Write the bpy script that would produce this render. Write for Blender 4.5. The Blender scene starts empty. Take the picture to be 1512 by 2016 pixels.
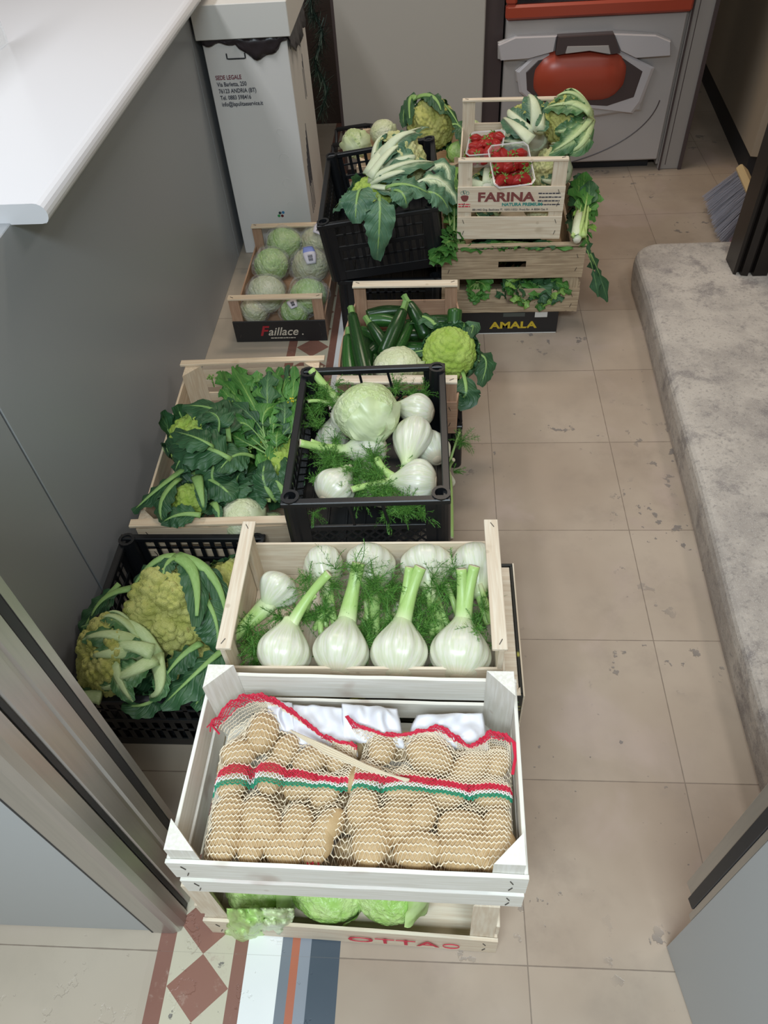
import bpy, bmesh, math, random
import numpy as np
from mathutils import Vector, Matrix, noise, Quaternion
SC = bpy.context.scene
COL = SC.collection
V = Vector
PI = math.pi
# ---------------------------------------------------------------- camera, light, exposure
F = 1484.5955678
RW = np.array([[0.9973378443362024, -0.0026613418127717225, -0.07287071781293443],
               [0.04639983935250294, -0.7477512572576436, 0.6623557293310562],
               [-0.056251925859286324, -0.6639736248747904, -0.7456371411804487]])
H = 1.5
cd = bpy.data.cameras.new('camera'); cam = bpy.data.objects.new('camera', cd); COL.objects.link(cam)
cd.sensor_fit = 'HORIZONTAL'; cd.sensor_width = 36; cd.lens = F * 36 / 1512; cd.clip_start = .02
m = Matrix.Identity(4)
for r_ in range(3):
    m[r_][0] = RW[r_][0]; m[r_][1] = -RW[r_][1]; m[r_][2] = -RW[r_][2]
m[2][3] = H
cam.matrix_world = m
SC.camera = cam

def area(name, loc, sx, sy, power, col, rot=(0, 0, 0)):
    l = bpy.data.lights.new(name, 'AREA'); l.shape = 'RECTANGLE'; l.size = sx; l.size_y = sy
    l.energy = power; l.color = col
    o = bpy.data.objects.new(name, l); o.location = loc; o.rotation_euler = rot; COL.objects.link(o)
area('near_ceiling_lamp', (-.10, -.75, 2.45), 1.2, .5, 58, (.80, .93, 1.0))
area('far_ceiling_lamp', (.15, 3.1, 2.75), .9, .3, 15, (1.0, .85, .68))
area('right_ceiling_lamp', (1.35, 1.2, 2.7), .35, 1.0, 8, (1.0, .92, .84))
area('counter_ceiling_lamp', (-1.35, 1.6, 2.6), .3, 1.4, 19, (.93, .96, 1.0))
wd = bpy.data.worlds.new('world'); SC.world = wd; wd.use_nodes = True
wd.node_tree.nodes['Background'].inputs[0].default_value = (1.0, .95, .88, 1)
wd.node_tree.nodes['Background'].inputs[1].default_value = .15
SC.view_settings.view_transform = 'Standard'; SC.view_settings.look = 'None'
SC.view_settings.gamma = 1; SC.view_settings.use_curve_mapping = False
SC.view_settings.exposure = 0.35

def P(px, py, z=0.):            # the point at height z seen at a pixel
    d = RW @ np.array([px - 756., py - 1008., F]); t = (z - H) / d[2]
    return V((d[0] * t, d[1] * t, z))
def PY(px, py, Y):              # the point at distance Y
    d = RW @ np.array([px - 756., py - 1008., F]); t = Y / d[1]
    return V((d[0] * t, Y, H + d[2] * t))

# ---------------------------------------------------------------- node helpers
class S:
    def __init__(s, t, k): s.t, s.k = t, k
    def m(s, op, *a):
        n = s.t.nodes.new('ShaderNodeMath'); n.operation = op
        for i, x in enumerate((s,) + a):
            if isinstance(x, S): s.t.links.new(x.k, n.inputs[i])
            else: n.inputs[i].default_value = x
        return S(s.t, n.outputs[0])
    def __add__(s, o): return s.m('ADD', o)
    def __sub__(s, o): return s.m('SUBTRACT', o)
    def __mul__(s, o): return s.m('MULTIPLY', o)
    def abs(s): return s.m('ABSOLUTE')
    def lt(s, o): return s.m('LESS_THAN', o)
    def gt(s, o): return s.m('GREATER_THAN', o)
    def fr(s): return s.m('FRACT')
    def pp(s, o): return s.m('PINGPONG', o)
    def mx(s, o): return s.m('MAXIMUM', o)
    def mn(s, o): return s.m('MINIMUM', o)
    def ss(s, a, b, c=0., d=1.):
        n = s.t.nodes.new('ShaderNodeMapRange'); n.interpolation_type = 'SMOOTHSTEP'
        s.t.links.new(s.k, n.inputs[0])
        for i, x in enumerate((a, b, c, d)): n.inputs[i + 1].default_value = x
        return S(s.t, n.outputs[0])

class M:
    """a principled material under construction"""
    def __init__(s, name, col, rough=.5, **k):
        s.mt = bpy.data.materials.new(name); s.mt.use_nodes = True; s.t = s.mt.node_tree
        s.b = s.t.nodes['Principled BSDF']; s.mt.diffuse_color = (*col, 1)
        s.c = s.rgb(col); s.b.inputs['Roughness'].default_value = rough
        for kk, vv in k.items(): s.b.inputs[kk.replace('_', ' ')].default_value = vv
        s.h = None
    def rgb(s, c):
        n = s.t.nodes.new('ShaderNodeRGB'); n.outputs[0].default_value = (*c, 1); return n.outputs[0]
    def co(s, kind='Object', sc=None):
        n = s.t.nodes.new('ShaderNodeTexCoord'); o = n.outputs[kind]
        if sc:
            mp = s.t.nodes.new('ShaderNodeMapping'); mp.inputs['Scale'].default_value = sc
            s.t.links.new(o, mp.inputs[0]); o = mp.outputs[0]
        return o
    def xyz(s, kind='Object'):
        n = s.t.nodes.new('ShaderNodeSeparateXYZ'); s.t.links.new(s.co(kind), n.inputs[0])
        return [S(s.t, o) for o in n.outputs]
    def noise(s, scale, detail=3, sc=None, kind='Object', rough=.5, dist=0):
        n = s.t.nodes.new('ShaderNodeTexNoise'); s.t.links.new(s.co(kind, sc), n.inputs['Vector'])
        n.inputs['Scale'].default_value = scale; n.inputs['Detail'].default_value = detail
        n.inputs['Roughness'].default_value = rough; n.inputs['Distortion'].default_value = dist
        return S(s.t, n.outputs[0])
    def voro(s, scale, sc=None, kind='Object', feat='F1'):
        n = s.t.nodes.new('ShaderNodeTexVoronoi'); n.feature = feat
        s.t.links.new(s.co(kind, sc), n.inputs['Vector']); n.inputs['Scale'].default_value = scale
        return S(s.t, n.outputs[0])
    def mix(s, fac, col, mode='MIX'):
        n = s.t.nodes.new('ShaderNodeMixRGB'); n.blend_type = mode
        if isinstance(fac, S): s.t.links.new(fac.k, n.inputs[0])
        else: n.inputs[0].default_value = fac
        s.t.links.new(s.c, n.inputs[1])
        n.inputs[2].default_value = (*col, 1); s.c = n.outputs[0]; return s
    def bump(s, hgt, st=.3, dist=.002):
        n = s.t.nodes.new('ShaderNodeBump'); n.inputs['Strength'].default_value = st; n.inputs['Distance'].default_value = dist
        s.t.links.new(hgt.k, n.inputs['Height'])
        if s.h: s.t.links.new(s.h, n.inputs['Normal'])
        s.h = n.outputs[0]; return s
    def done(s):
        s.t.links.new(s.c, s.b.inputs['Base Color'])
        if s.h: s.t.links.new(s.h, s.b.inputs['Normal'])
        return s.mt

def plain(name, col, rough=.5, **k): return M(name, col, rough, **k).done()
def woodmat(name, c1, c2, c3, gr=(3, 3, 60), rough=.65):
    q = M(name, c1, rough)
    q.mix(q.noise(5, 4, gr, dist=.3).ss(.35, .7), c2)
    q.mix(q.noise(11, 2).ss(.66, .78), c3)
    q.mix(q.voro(16).ss(.10, .04, 0, .6), c3)
    q.bump(q.noise(30, 3, gr), .25, .001)
    return q.done()
W = {}
for nm, a, b, c in (('white_wood', (.74, .71, .63), (.84, .82, .76), (.58, .50, .43)),
                    ('pale_wood', (.66, .50, .34), (.76, .62, .45), (.52, .36, .22)),
                    ('poplar', (.68, .56, .42), (.78, .69, .55), (.50, .40, .28)),
                    ('old_wood', (.34, .25, .16), (.54, .42, .28), (.09, .06, .04)),
                    ('ply_brown', (.42, .25, .16), (.50, .32, .21), (.30, .17, .11))):
    W[nm + '_x'] = woodmat(nm + '_x', a, b, c, (2, 40, 40)); W[nm + '_y'] = woodmat(nm + '_y', a, b, c, (40, 2, 40))
    W[nm + '_z'] = woodmat(nm + '_z', a, b, c, (40, 40, 3))
q = M('black_plastic', (.010, .011, .013), .38); q.bump(q.noise(90, 2), .12, .0006); BLK = q.done()
q = M('black_printed_board', (.012, .014, .012), .5); q.mix(q.noise(14, 2, (1, 1, 2)).ss(.62, .66), (.35, .33, .06)); q.mix(q.noise(30, 1).ss(.68, .70), (.1, .2, .08)); PRN = q.done()
BCARD = plain('black_card', (.016, .015, .016), .45)
q = M('potato_skin', (.46, .31, .15), .62); q.mix(q.noise(28, 4).ss(.4, .7), (.58, .42, .23)); q.mix(q.voro(70).ss(.16, .06, 0, .7), (.30, .18, .09)); q.mix(q.noise(9, 3).ss(.6, .75, 0, .5), (.45, .29, .15)); q.bump(q.noise(90, 3), .3, .001); POT = q.done()
YARN = plain('cream_yarn', (.82, .72, .55), .7); YRED = plain('red_yarn', (.62, .02, .06), .6); YGRN = plain('green_yarn', (.01, .30, .17), .6)
YWHT = plain('white_yarn', (.85, .83, .80), .6); RAFF = plain('raffia', (.66, .57, .42), .7)
q = M('white_film', (.76, .78, .84), .35); q.bump(q.noise(14, 3), .25, .002); BAGW = q.done()
# leaves
def leafmat(name, dark, light, vein, rough=.48, k=8., ve=.30, wide=None):
    q = M(name, dark, rough); x, y, z = q.xyz('UV')
    d = (y - .5).abs() * 2.
    vn = (x * k - d * 2.6 + q.noise(5, 2, kind='UV') * .5).pp(.5) * 2.
    vm = vn.ss(.80, .98) * d.ss(.95, .1, 0, 1); fine = q.noise(60, 3, kind='Object')
    q.mix(q.noise(9, 3).ss(.3, .7), light); q.mix(vm * ve, vein); q.mix(d.ss(.10, .02) * x.ss(1.0, .5, .2, 1), vein)
    if wide: q.mix((d + x * .45 + q.noise(14, 2, (1, 3, 1), kind='UV') * .25).ss(.95, .45), wide)
    q.bump(vn.ss(.55, 1) , .5, .002); q.bump(fine, .35, .002)
    return q.done()
LF = dict(
    dark=leafmat('leaf_dark_green', (.022, .075, .030), (.040, .12, .045), (.16, .30, .11)),
    blue=leafmat('leaf_blue_green', (.05, .13, .075), (.09, .20, .11), (.28, .42, .20)),
    green=leafmat('leaf_fresh_green', (.035, .14, .022), (.075, .23, .04), (.25, .42, .10), ve=.4),
    lime=leafmat('leaf_yellow_green', (.16, .33, .05), (.26, .45, .09), (.45, .60, .25), ve=.4),
    ribby=leafmat('leaf_with_broad_pale_rib', (.045, .13, .045), (.08, .20, .07), (.45, .58, .30), wide=(.46, .60, .28)),
    ribblue=leafmat('leaf_with_broad_whitish_rib', (.05, .13, .075), (.09, .20, .11), (.5, .6, .4), wide=(.58, .68, .44)),
    pale=leafmat('leaf_pale', (.45, .58, .24), (.58, .68, .36), (.75, .80, .55)))
def ribmat(name, c1, c2):
    q = M(name, c1, .42); x, y, z = q.xyz('UV')
    q.mix(q.noise(12, 2, (1, 14, 1), kind='UV').ss(.35, .7), c2); q.bump(q.noise(12, 2, (1, 14, 1), kind='UV'), .35, .0015)
    return q.done()
RIB = dict(pale=ribmat('rib_pale', (.42, .56, .24), (.62, .72, .42)), green=ribmat('rib_green', (.20, .38, .09), (.36, .54, .20)),
           white=ribmat('rib_white', (.62, .70, .45), (.74, .78, .60)), celery=ribmat('rib_celery', (.38, .56, .14), (.58, .70, .32)))
CUT = plain('cut_stem', (.66, .60, .42), .6)
CUTW = plain('cut_stem_white', (.76, .74, .60), .6)
def curdmat(name, a, b, sp):
    q = M(name, a, .7); q.mix(q.noise(2.2, 3).ss(.35, .65), b); q.mix(q.noise(7, 3).ss(.64, .74, 0, .7), sp); q.bump(q.noise(40, 3), .5, .02); return q.done()
CURD = dict(yellow=curdmat('curd_yellow_green', (.50, .52, .13), (.60, .60, .20), (.40, .33, .09)), lime=curdmat('curd_bright_green', (.38, .55, .08), (.48, .64, .14), (.32, .50, .07)),
            pale=curdmat('curd_pale', (.60, .62, .26), (.68, .68, .34), (.45, .42, .16)))
def lettmat(name, a, b, v):
    q = M(name, a, .36); q.mix(q.noise(1.6, 3).ss(.35, .65), b)
    n = q.noise(3.2, 4, dist=1.2); r = (n - .5).abs(); q.mix(r.ss(.03, .0, 0, .35), v)
    q.bump(r.ss(.09, 0), .25, .012); q.bump(q.noise(9, 3), .25, .012); return q.done()
LET = dict(pale=lettmat('lettuce_pale', (.52, .64, .30), (.66, .74, .46), (.78, .84, .62)), green=lettmat('lettuce_green', (.36, .60, .14), (.54, .72, .28), (.72, .84, .50)),
           cream=lettmat('lettuce_cream', (.64, .68, .42), (.74, .75, .54), (.52, .62, .30)), tan=lettmat('lettuce_tan', (.60, .56, .36), (.62, .66, .38), (.74, .74, .52)))
q = M('fennel_white', (.74, .74, .63), .3, Subsurface_Weight=.06); x, y, z = q.xyz('UV')
q.mix(q.noise(6, 2, (.6, 10, 1), kind='UV').ss(.40, .62, 0, .75), (.62, .67, .46)); q.mix(x.ss(.60, 1., 0, .8), (.55, .68, .32)); q.mix(x.ss(.10, .02, 0, .5), (.66, .52, .34))
q.mix(q.noise(3.0, 3, (1, 3, 1), kind='UV').ss(.68, .74, 0, .7), (.50, .32, .22)); q.bump(q.noise(6, 2, (.6, 10, 1), kind='UV'), .22, .0015); FEN = q.done()
q = M('fennel_stalk', (.36, .56, .16), .4); x, y, z = q.xyz('UV'); q.mix(x.ss(.35, 0), (.72, .78, .50)); q.mix(q.noise(9, 2, (1, 10, 1), kind='UV').ss(.4, .7, 0, .5), (.52, .68, .30)); FST = q.done()
FRO = plain('fennel_frond', (.065, .20, .028), .6); FRO2 = plain('fennel_frond_light', (.17, .38, .06), .6)
q = M('zucchini_skin', (.010, .045, .009), .28); x, y, z = q.xyz('UV'); q.mix((y * 10.).pp(.5).ss(.3, .5, 0, .35), (.03, .10, .02)); q.mix(q.voro(190).ss(.25, .1, 0, .45), (.10, .22, .05)); ZUC = q.done()
q = M('zucchini_light_skin', (.022, .09, .016), .28); x, y, z = q.xyz('UV'); q.mix((y * 10.).pp(.5).ss(.3, .5, 0, .6), (.055, .16, .03)); q.mix(q.voro(190).ss(.25, .1, 0, .5), (.14, .27, .07)); ZUL = q.done()
q = M('strawberry_skin', (.36, .008, .012), .25); q.mix(q.noise(20, 2).ss(.4, .7), (.50, .025, .015)); vv = q.voro(210); q.mix(vv.ss(.2, .1, 0, .55), (.75, .40, .12)); q.bump(vv.ss(0, .45), .6, .002); STR = q.done()
q = M('clear_film', (.95, .96, .95), .12, Alpha=.24, IOR=1.7, Specular_IOR_Level=1.); q.bump(q.noise(6, 5, dist=2.), 1., .16); FILM = q.done()
CLEAR = plain('clear_plastic', (.93, .93, .95), .08, Alpha=.20, Specular_IOR_Level=1.); CLRIM = plain('clear_plastic_rim', (.85, .84, .86), .15, Alpha=.5)
YEL = plain('yellow_flower', (.75, .62, .03), .6)
INK = plain('black_ink', (.02, .02, .025), .6)
STAPLE = plain('staple_metal', (.12, .11, .10), .4, Metallic=.8)

# ---------------------------------------------------------------- mesh builder
class MB:
    def __init__(s): s.v = []; s.f = []; s.mi = []; s.uv = []
    def add(s, vs, fs, mi=0, uv=None):
        n = len(s.v); s.v += [tuple(x) for x in vs]; s.f += [tuple(n + i for i in g) for g in fs]
        s.mi += [mi] * len(fs) if isinstance(mi, int) else mi
        s.uv += uv if uv else [(0., 0.)] * len(vs)
        return s
    def box(s, a, b, mi=0, ch=.0008):
        x0, y0, z0 = a; x1, y1, z1 = b
        c = V(((x0 + x1) / 2, (y0 + y1) / 2, (z0 + z1) / 2))
        return s.obox(c, (abs(x1 - x0), abs(y1 - y0), abs(z1 - z0)), Matrix.Identity(3), mi, ch)
    def obox(s, c, sz, R3, mi=0, ch=.0008):
        hx, hy, hz = [k / 2 for k in sz]; e = min(ch, hx * .4, hy * .4, hz * .4)
        vs = []; idx = {}
        for sx in (-1, 1):
            for sy in (-1, 1):
                for sz_ in (-1, 1):
                    for ax in range(3):
                        p = [sx * hx, sy * hy, sz_ * hz]
                        for k, sg in enumerate((sx, sy, sz_)):
                            if k != ax: p[k] -= sg * e
                        idx[(sx, sy, sz_, ax)] = len(vs); vs.append(V(c) + R3 @ V(p))
        fs = []
        for ax in range(3):
            a1, a2 = (ax + 1) % 3, (ax + 2) % 3
            for sg in (-1, 1):
                g = []
                for (u, w) in ((-1, -1), (1, -1), (1, 1), (-1, 1)):
                    k = [0, 0, 0]; k[ax] = sg; k[a1] = u; k[a2] = w; g.append(idx[(*k, ax)])
                fs.append(g if sg > 0 else g[::-1])
            for u in (-1, 1):            # edges along ax
                for w in (-1, 1):
                    g = []
                    for t, fa in ((-1, a1), (1, a1), (1, a2), (-1, a2)):
                        k = [0, 0, 0]; k[ax] = t; k[a1] = u; k[a2] = w; g.append(idx[(*k, fa)])
                    fs.append(g)
        for sx in (-1, 1):
            for sy in (-1, 1):
                for sz_ in (-1, 1): fs.append([idx[(sx, sy, sz_, a)] for a in range(3)])
        return s.add(vs, fs, mi)
    def bar(s, p, q, w, t, up=(0, 0, 1), mi=0, ch=.0006):
        p, q = V(p), V(q); d = (q - p); L = d.length; d.normalize(); u = V(up); sd = d.cross(u)
        if sd.length < 1e-5: sd = d.cross(V((1, 0, 0)))
        sd.normalize(); u = sd.cross(d)
        R3 = Matrix((d, sd, u)).transposed()
        return s.obox((p + q) / 2, (L, w, t), R3, mi, ch)
    def prism(s, poly, z0, z1, mi=0, R3=None, o=(0, 0, 0)):
        n = len(poly); R3 = R3 or Matrix.Identity(3); o = V(o)
        vs = [o + R3 @ V((x, y, z)) for z in (z0, z1) for x, y in poly]
        fs = [list(range(n))[::-1], list(range(n, 2 * n))] + [[i, (i + 1) % n, n + (i + 1) % n, n + i] for i in range(n)]
        return s.add(vs, fs, mi)
    def tube(s, pts, rads, n=8, mi=0, flat=1., up=(0, 0, 1), cap=True, capmi=None, ridge=0, u0=0., u1=1.):
        pts = [V(p) for p in pts]; K = len(pts)
        if not hasattr(rads, '__len__'): rads = [rads] * K
        vs = []; uv = []; up = V(up); pn = None
        for i, p in enumerate(pts):
            d = (pts[min(i + 1, K - 1)] - pts[max(i - 1, 0)]); d = d.normalized() if d.length > 1e-9 else V((0, 0, 1))
            nn = (pn - d * pn.dot(d)) if pn is not None else (up - d * up.dot(d))
            if nn.length < 1e-4: nn = d.orthogonal()
            nn.normalize(); pn = nn; b = d.cross(nn)
            for j in range(n):
                a = 2 * PI * j / n; rr = rads[i] * (1 + (ridge * math.cos(a * n / 2) if ridge else 0))
                vs.append(p + b * (math.cos(a) * rr) + nn * (math.sin(a) * rr * flat)); uv.append((u0 + (u1 - u0) * i / max(1, K - 1), j / n))
        fs = [[i * n + j, i * n + (j + 1) % n, (i + 1) * n + (j + 1) % n, (i + 1) * n + j] for i in range(K - 1) for j in range(n)]
        mis = [mi] * len(fs)
        if cap:
            fs += [list(range(n))[::-1], [(K - 1) * n + j for j in range(n)]]; mis += [mi if capmi is None else capmi] * 2
        return s.add(vs, fs, mis, uv)
    def lathe(s, prof, n=20, mi=0, Rm=None, o=(0, 0, 0), rf=None, sq=(1, 1)):
        Rm = Rm or Matrix.Identity(3); o = V(o); K = len(prof); vs = []; uv = []
        for i, (r, z) in enumerate(prof):
            for j in range(n):
                a = 2 * PI * j / n; k = rf(a, i / (K - 1)) if rf else 1
                vs.append(o + Rm @ V((r * k * math.cos(a) * sq[0], r * k * math.sin(a) * sq[1], z))); uv.append((i / (K - 1), j / n))
        fs = [[i * n + j, i * n + (j + 1) % n, (i + 1) * n + (j + 1) % n, (i + 1) * n + j] for i in range(K - 1) for j in range(n)]
        fs += [list(range(n))[::-1], [(K - 1) * n + j for j in range(n)]]
        return s.add(vs, fs, mi, uv)
    def build(s, name, mats, parent=None, smooth=False, off=None):
        me = bpy.data.meshes.new(name)
        vs = s.v
        if off is not None: vs = [(a - off[0], b - off[1], c - off[2]) for a, b, c in vs]
        me.from_pydata(vs, [], s.f); 
        mats = mats if isinstance(mats, (list, tuple)) else [mats]
        for mt in mats: me.materials.append(mt)
        me.polygons.foreach_set('material_index', s.mi)
        if smooth: me.polygons.foreach_set('use_smooth', [True] * len(s.f))
        ul = me.uv_layers.new(name='uv'); li = np.empty(len(me.loops), dtype=np.int32); me.loops.foreach_get('vertex_index', li)
        ul.data.foreach_set('uv', np.array(s.uv, dtype=np.float32)[li].ravel())
        me.update(); me.validate()
        o = bpy.data.objects.new(name, me); COL.objects.link(o)
        if parent: o.parent = parent
        return o

def tag(o, label=None, cat=None, group=None, kind=None):
    if label: o['label'] = label
    if cat: o['category'] = cat
    if group: o['group'] = group
    if kind: o['kind'] = kind
    return o
def thing(name, label, cat, loc=(0, 0, 0), rot=(0, 0, 0), group=None):
    o = bpy.data.objects.new(name, None); o.empty_display_size = .02; COL.objects.link(o)
    o.location = loc; o.rotation_euler = rot
    return tag(o, label, cat, group)
def meshobj(name, me, parent, sc=1., rot=None, loc=(0, 0, 0)):
    o = bpy.data.objects.new(name, me); COL.objects.link(o); o.parent = parent; o.location = loc
    o.scale = (sc, sc, sc) if not hasattr(sc, '__len__') else sc
    if rot is not None: o.rotation_mode = 'QUATERNION'; o.rotation_quaternion = rot
    return o
def text(s, size, mt, parent, loc, rot=(PI / 2, 0, 0), bold=0., shear=0., sx=1., name='lettering', ext=.0003, align='CENTER'):
    c = bpy.data.curves.new('t', 'FONT'); c.body = s; c.size = size; c.offset = bold; c.shear = shear; c.extrude = ext
    c.align_x = align; c.resolution_u = 3
    o = bpy.data.objects.new('t', c); COL.objects.link(o); bpy.context.view_layer.update()
    me = bpy.data.meshes.new_from_object(o.evaluated_get(bpy.context.evaluated_depsgraph_get()))
    bpy.data.objects.remove(o); me.materials.clear(); me.materials.append(mt)
    o = bpy.data.objects.new(name, me); COL.objects.link(o); o.parent = parent; o.location = loc; o.rotation_euler = rot; o.scale = (sx, 1, 1)
    return o
def bez(p0, p1, p2, u): return p0 * (1 - u) ** 2 + p1 * 2 * u * (1 - u) + p2 * u * u
def bezt(p0, p1, p2, u): return ((p1 - p0) * (1 - u) + (p2 - p1) * u).normalized()

# ================================================================ THE SETTING
q = M('floor_stone', (.345, .262, .196), .30)
X, Y, Z = q.xyz()
q.mix(q.noise(2.6, 4).ss(.35, .7), (.44, .35, .272)); q.mix(q.noise(7, 5, rough=.65).ss(.45, .75, 0, .6), (.29, .225, .175)); q.mix(q.noise(4.3, 4, dist=.6).ss(.52, .7, 0, .5), (.46, .35, .31))
tid = ((X - .150) * 3.0).m('FLOOR') * 1.7 + ((Y - .287) * (1 / .327)).m('FLOOR') * 2.3
q.mix((tid.m('SINE') * 43.7).fr() * .28, (.53, .44, .35))
inb = X.gt(-.503) * X.lt(-.176)
q.mix(X.lt(-.503) * .5, (.50, .44, .35))
jx = ((X - .150) * (1 / .333) + .5).fr() - .5
jy = ((Y - .287) * (1 / .327) + .5).fr() - .5
wob = q.noise(40, 2) * .004
jl = (jx.abs() - wob).lt(.0012).mx((jy.abs() - wob).lt(.0014)) * X.gt(-.176)
jl = jl.mx((jy.abs() - wob).lt(.0014) * X.lt(-.503))
q.mix(jl * .75, (.16, .12, .09))
# chipped pits
pit = (q.noise(19, 5, rough=.6).ss(.615, .64) * q.noise(2.6, 2).ss(.50, .60)).mx(q.noise(55, 3, rough=.5).ss(.70, .72) * q.noise(1.7, 2).ss(.46, .56))
q.mix(pit * .8 * X.gt(-.17), (.17, .15, .14)); q.mix(q.noise(6, 6, rough=.7).ss(.68, .75, 0, .4), (.60, .57, .54))
# inlaid bands
def band(a, b, c, f=1.): q.mix(X.gt(a) * X.lt(b) * f, c)
band(-.503, -.341, (.24, .11, .08)); band(-.474, -.365, (.55, .50, .38))
dd = ((X + .4195).abs() * (1 / .0545) + (((Y - .234) * (1 / .102) + .5).fr() - .5).abs() * 2.).lt(1.)
q.mix(dd * X.gt(-.474) * X.lt(-.365), (.27, .125, .09))
red_n = q.noise(30, 5, rough=.7)
q.mix(red_n.ss(.56, .7, 0, .55) * inb * X.lt(-.341), (.42, .30, .24))
q.mix(q.noise(38, 5, rough=.6).ss(.66, .69) * X.gt(-.503) * X.lt(-.341) * .8, (.10, .09, .09))
band(-.341, -.280, (.80, .80, .79)); band(-.280, -.262, (.17, .19, .22)); band(-.262, -.248, (.42, .13, .07)); band(-.248, -.228, (.25, .27, .31)); band(-.228, -.176, (.055, .075, .10))
q.mix(((jy.abs()).lt(.0012)) * inb * .35, (.2, .17, .14))
rr = q.noise(5, 4).ss(.3, .8, .38, .58); q.t.links.new(rr.k, q.b.inputs['Roughness'])
q.bump(pit * -1., .5, .002)
FLOOR = q.done()
mb = MB(); mb.box((-3, -1.2, -.06), (3.2, 6, 0), ch=.0001); tag(mb.build('floor', FLOOR), kind='structure')
q = M('wall_plaster', (.36, .32, .27), .8); q.bump(q.noise(60, 3), .15, .001); PLA = q.done()
mb = MB(); mb.box((-3, 4.6, 0), (3.2, 4.7, 3)); tag(mb.build('wall_back', PLA), kind='structure')
mb = MB(); mb.box((1.9, .6, 0), (2.0, 4.6, 3)); tag(mb.build('wall_right', PLA), kind='structure')

# grey counter on the left: panels, post, worktop
q = M('grey_laminate', (.33, .345, .36), .38); q.bump(q.noise(160, 2), .08, .0004); LAM = q.done()
q = M('grey_metal_panel', (.40, .42, .43), .40); q.bump(q.noise(200, 2), .05, .0003); PAN = q.done()
q = M('aluminium', (.46, .44, .41), .33, Metallic=.75); q.mix(q.noise(6, 3, (30, 30, 1)).ss(.4, .7, 0, .4), (.38, .37, .35)); ALU = q.done()
GASK = plain('black_gasket', (.015, .016, .02), .5)
q = M('white_laminate', (.80, .80, .83), .22); WTOP = q.done()
t = thing('shop_counter', 'long grey laminate counter with a white worktop down the left side of the aisle', 'counter', (-.775, 1.3, 0))
off = (-.775, 1.3, 0)
for a, b in ((.46, .985), (.990, 2.655), (2.660, 3.25)):
    MB().box((-.815, a, .0), (-.775, b, .865), ch=.0015).build('side_panel', LAM, t, off=off)
MB().box((-.82, .47, .0), (-.79, 3.24, .80)).build('core', GASK, t, off=off)
pf = [(-1.75, .862), (-.716, .862), (-.708, .8635)]
for k in range(9):
    a = -PI / 3 + (PI / 2 + PI / 3) * k / 8; pf.append((-.720 + .021 * math.cos(a), .8795 + .0205 * math.sin(a)))
pf += [(-1.75, .900)]; n = len(pf); mb = MB()
L = [[V((x, y, z)) for x, z in pf] for y in (1.268, 3.3)]
mb.add(L[0] + L[1], [[i, (i + 1) % n, n + (i + 1) % n, n + i] for i in range(n)] + [list(range(n)), [n + i for i in range(n)][::-1]])
mb.build('worktop', WTOP, t, off=off)
mb = MB(); mb.box((-1.121, 1.35, .9012), (-1.115, 2.17, 1.35)); s_ = mb.build('acrylic_screen', plain('acrylic', (.85, .9, .92), .05, Alpha=.28)); tag(s_, 'clear acrylic screen standing on the white counter at the top left corner', 'screen')
# corner post with grooves plus the panel facing us
t = thing('aluminium_corner_post', 'upright grooved aluminium post at the near end of the grey counter', 'post', (-.495, .38, 0)); off = (-.495, .38, 0)
prof = [(-.523, .318), (-.517, .315), (-.480, .315), (-.4675, .320), (-.463, .332), (-.463, .352), (-.469, .356), (-.469, .364), (-.463, .368), (-.463, .395), (-.4665, .398), (-.4665, .404), (-.463, .407), (-.463, .428), (-.474, .430), (-.474, .446), (-.466, .448), (-.466, .462), (-.51, .462), (-.523, .45)]
MB().prism(prof, .002, 1.18).build('post_body', ALU, t, off=off)
MB().box((-.4745, .4303, .004), (-.4650, .4457, 1.18)).build('rubber_seal', GASK, t, off=off)
MB().box((-.5195, .3143, .004), (-.5165, .3160, 1.18)).box((-.466, .3562, .004), (-.4645, .3638, 1.18)).build('groove_line', GASK, t, off=off)
mb = MB(); mb.box((-1.6, .318, .003), (-.5245, .345, 1.18)); tag(mb.build('counter_end_panel', PAN), 'flat grey panel at bottom left, left of the aluminium post', 'panel')
# the cabinet's far wall continues behind the post
mb = MB(); mb.box((-.82, .35, .0), (-.53, .44, .0)) if 0 else None

# gate leaf bottom right
t = thing('gate_leaf', 'grey metal gate leaf with a black rubber edge at bottom right', 'gate', (.424, .33, 0), (0, 0, math.atan2(.115, -.020) - PI / 2 + PI)); 
# local +Y runs towards the camera
t.rotation_euler = (0, 0, math.atan2(-.115, .020) - PI / 2)
MB().box((.0, .0, .004), (.035, .75, .98)).build('leaf_panel', PAN, t)
MB().box((-.004, -.026, .20), (.036, -.010, .98)).build('rubber_edge', GASK, t)
MB().box((.0, -.010, .17), (.034, -.0002, .98)).box((-.002, -.045, .215), (.034, -.0262, .98)).build('edge_profile', ALU, t)

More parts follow.
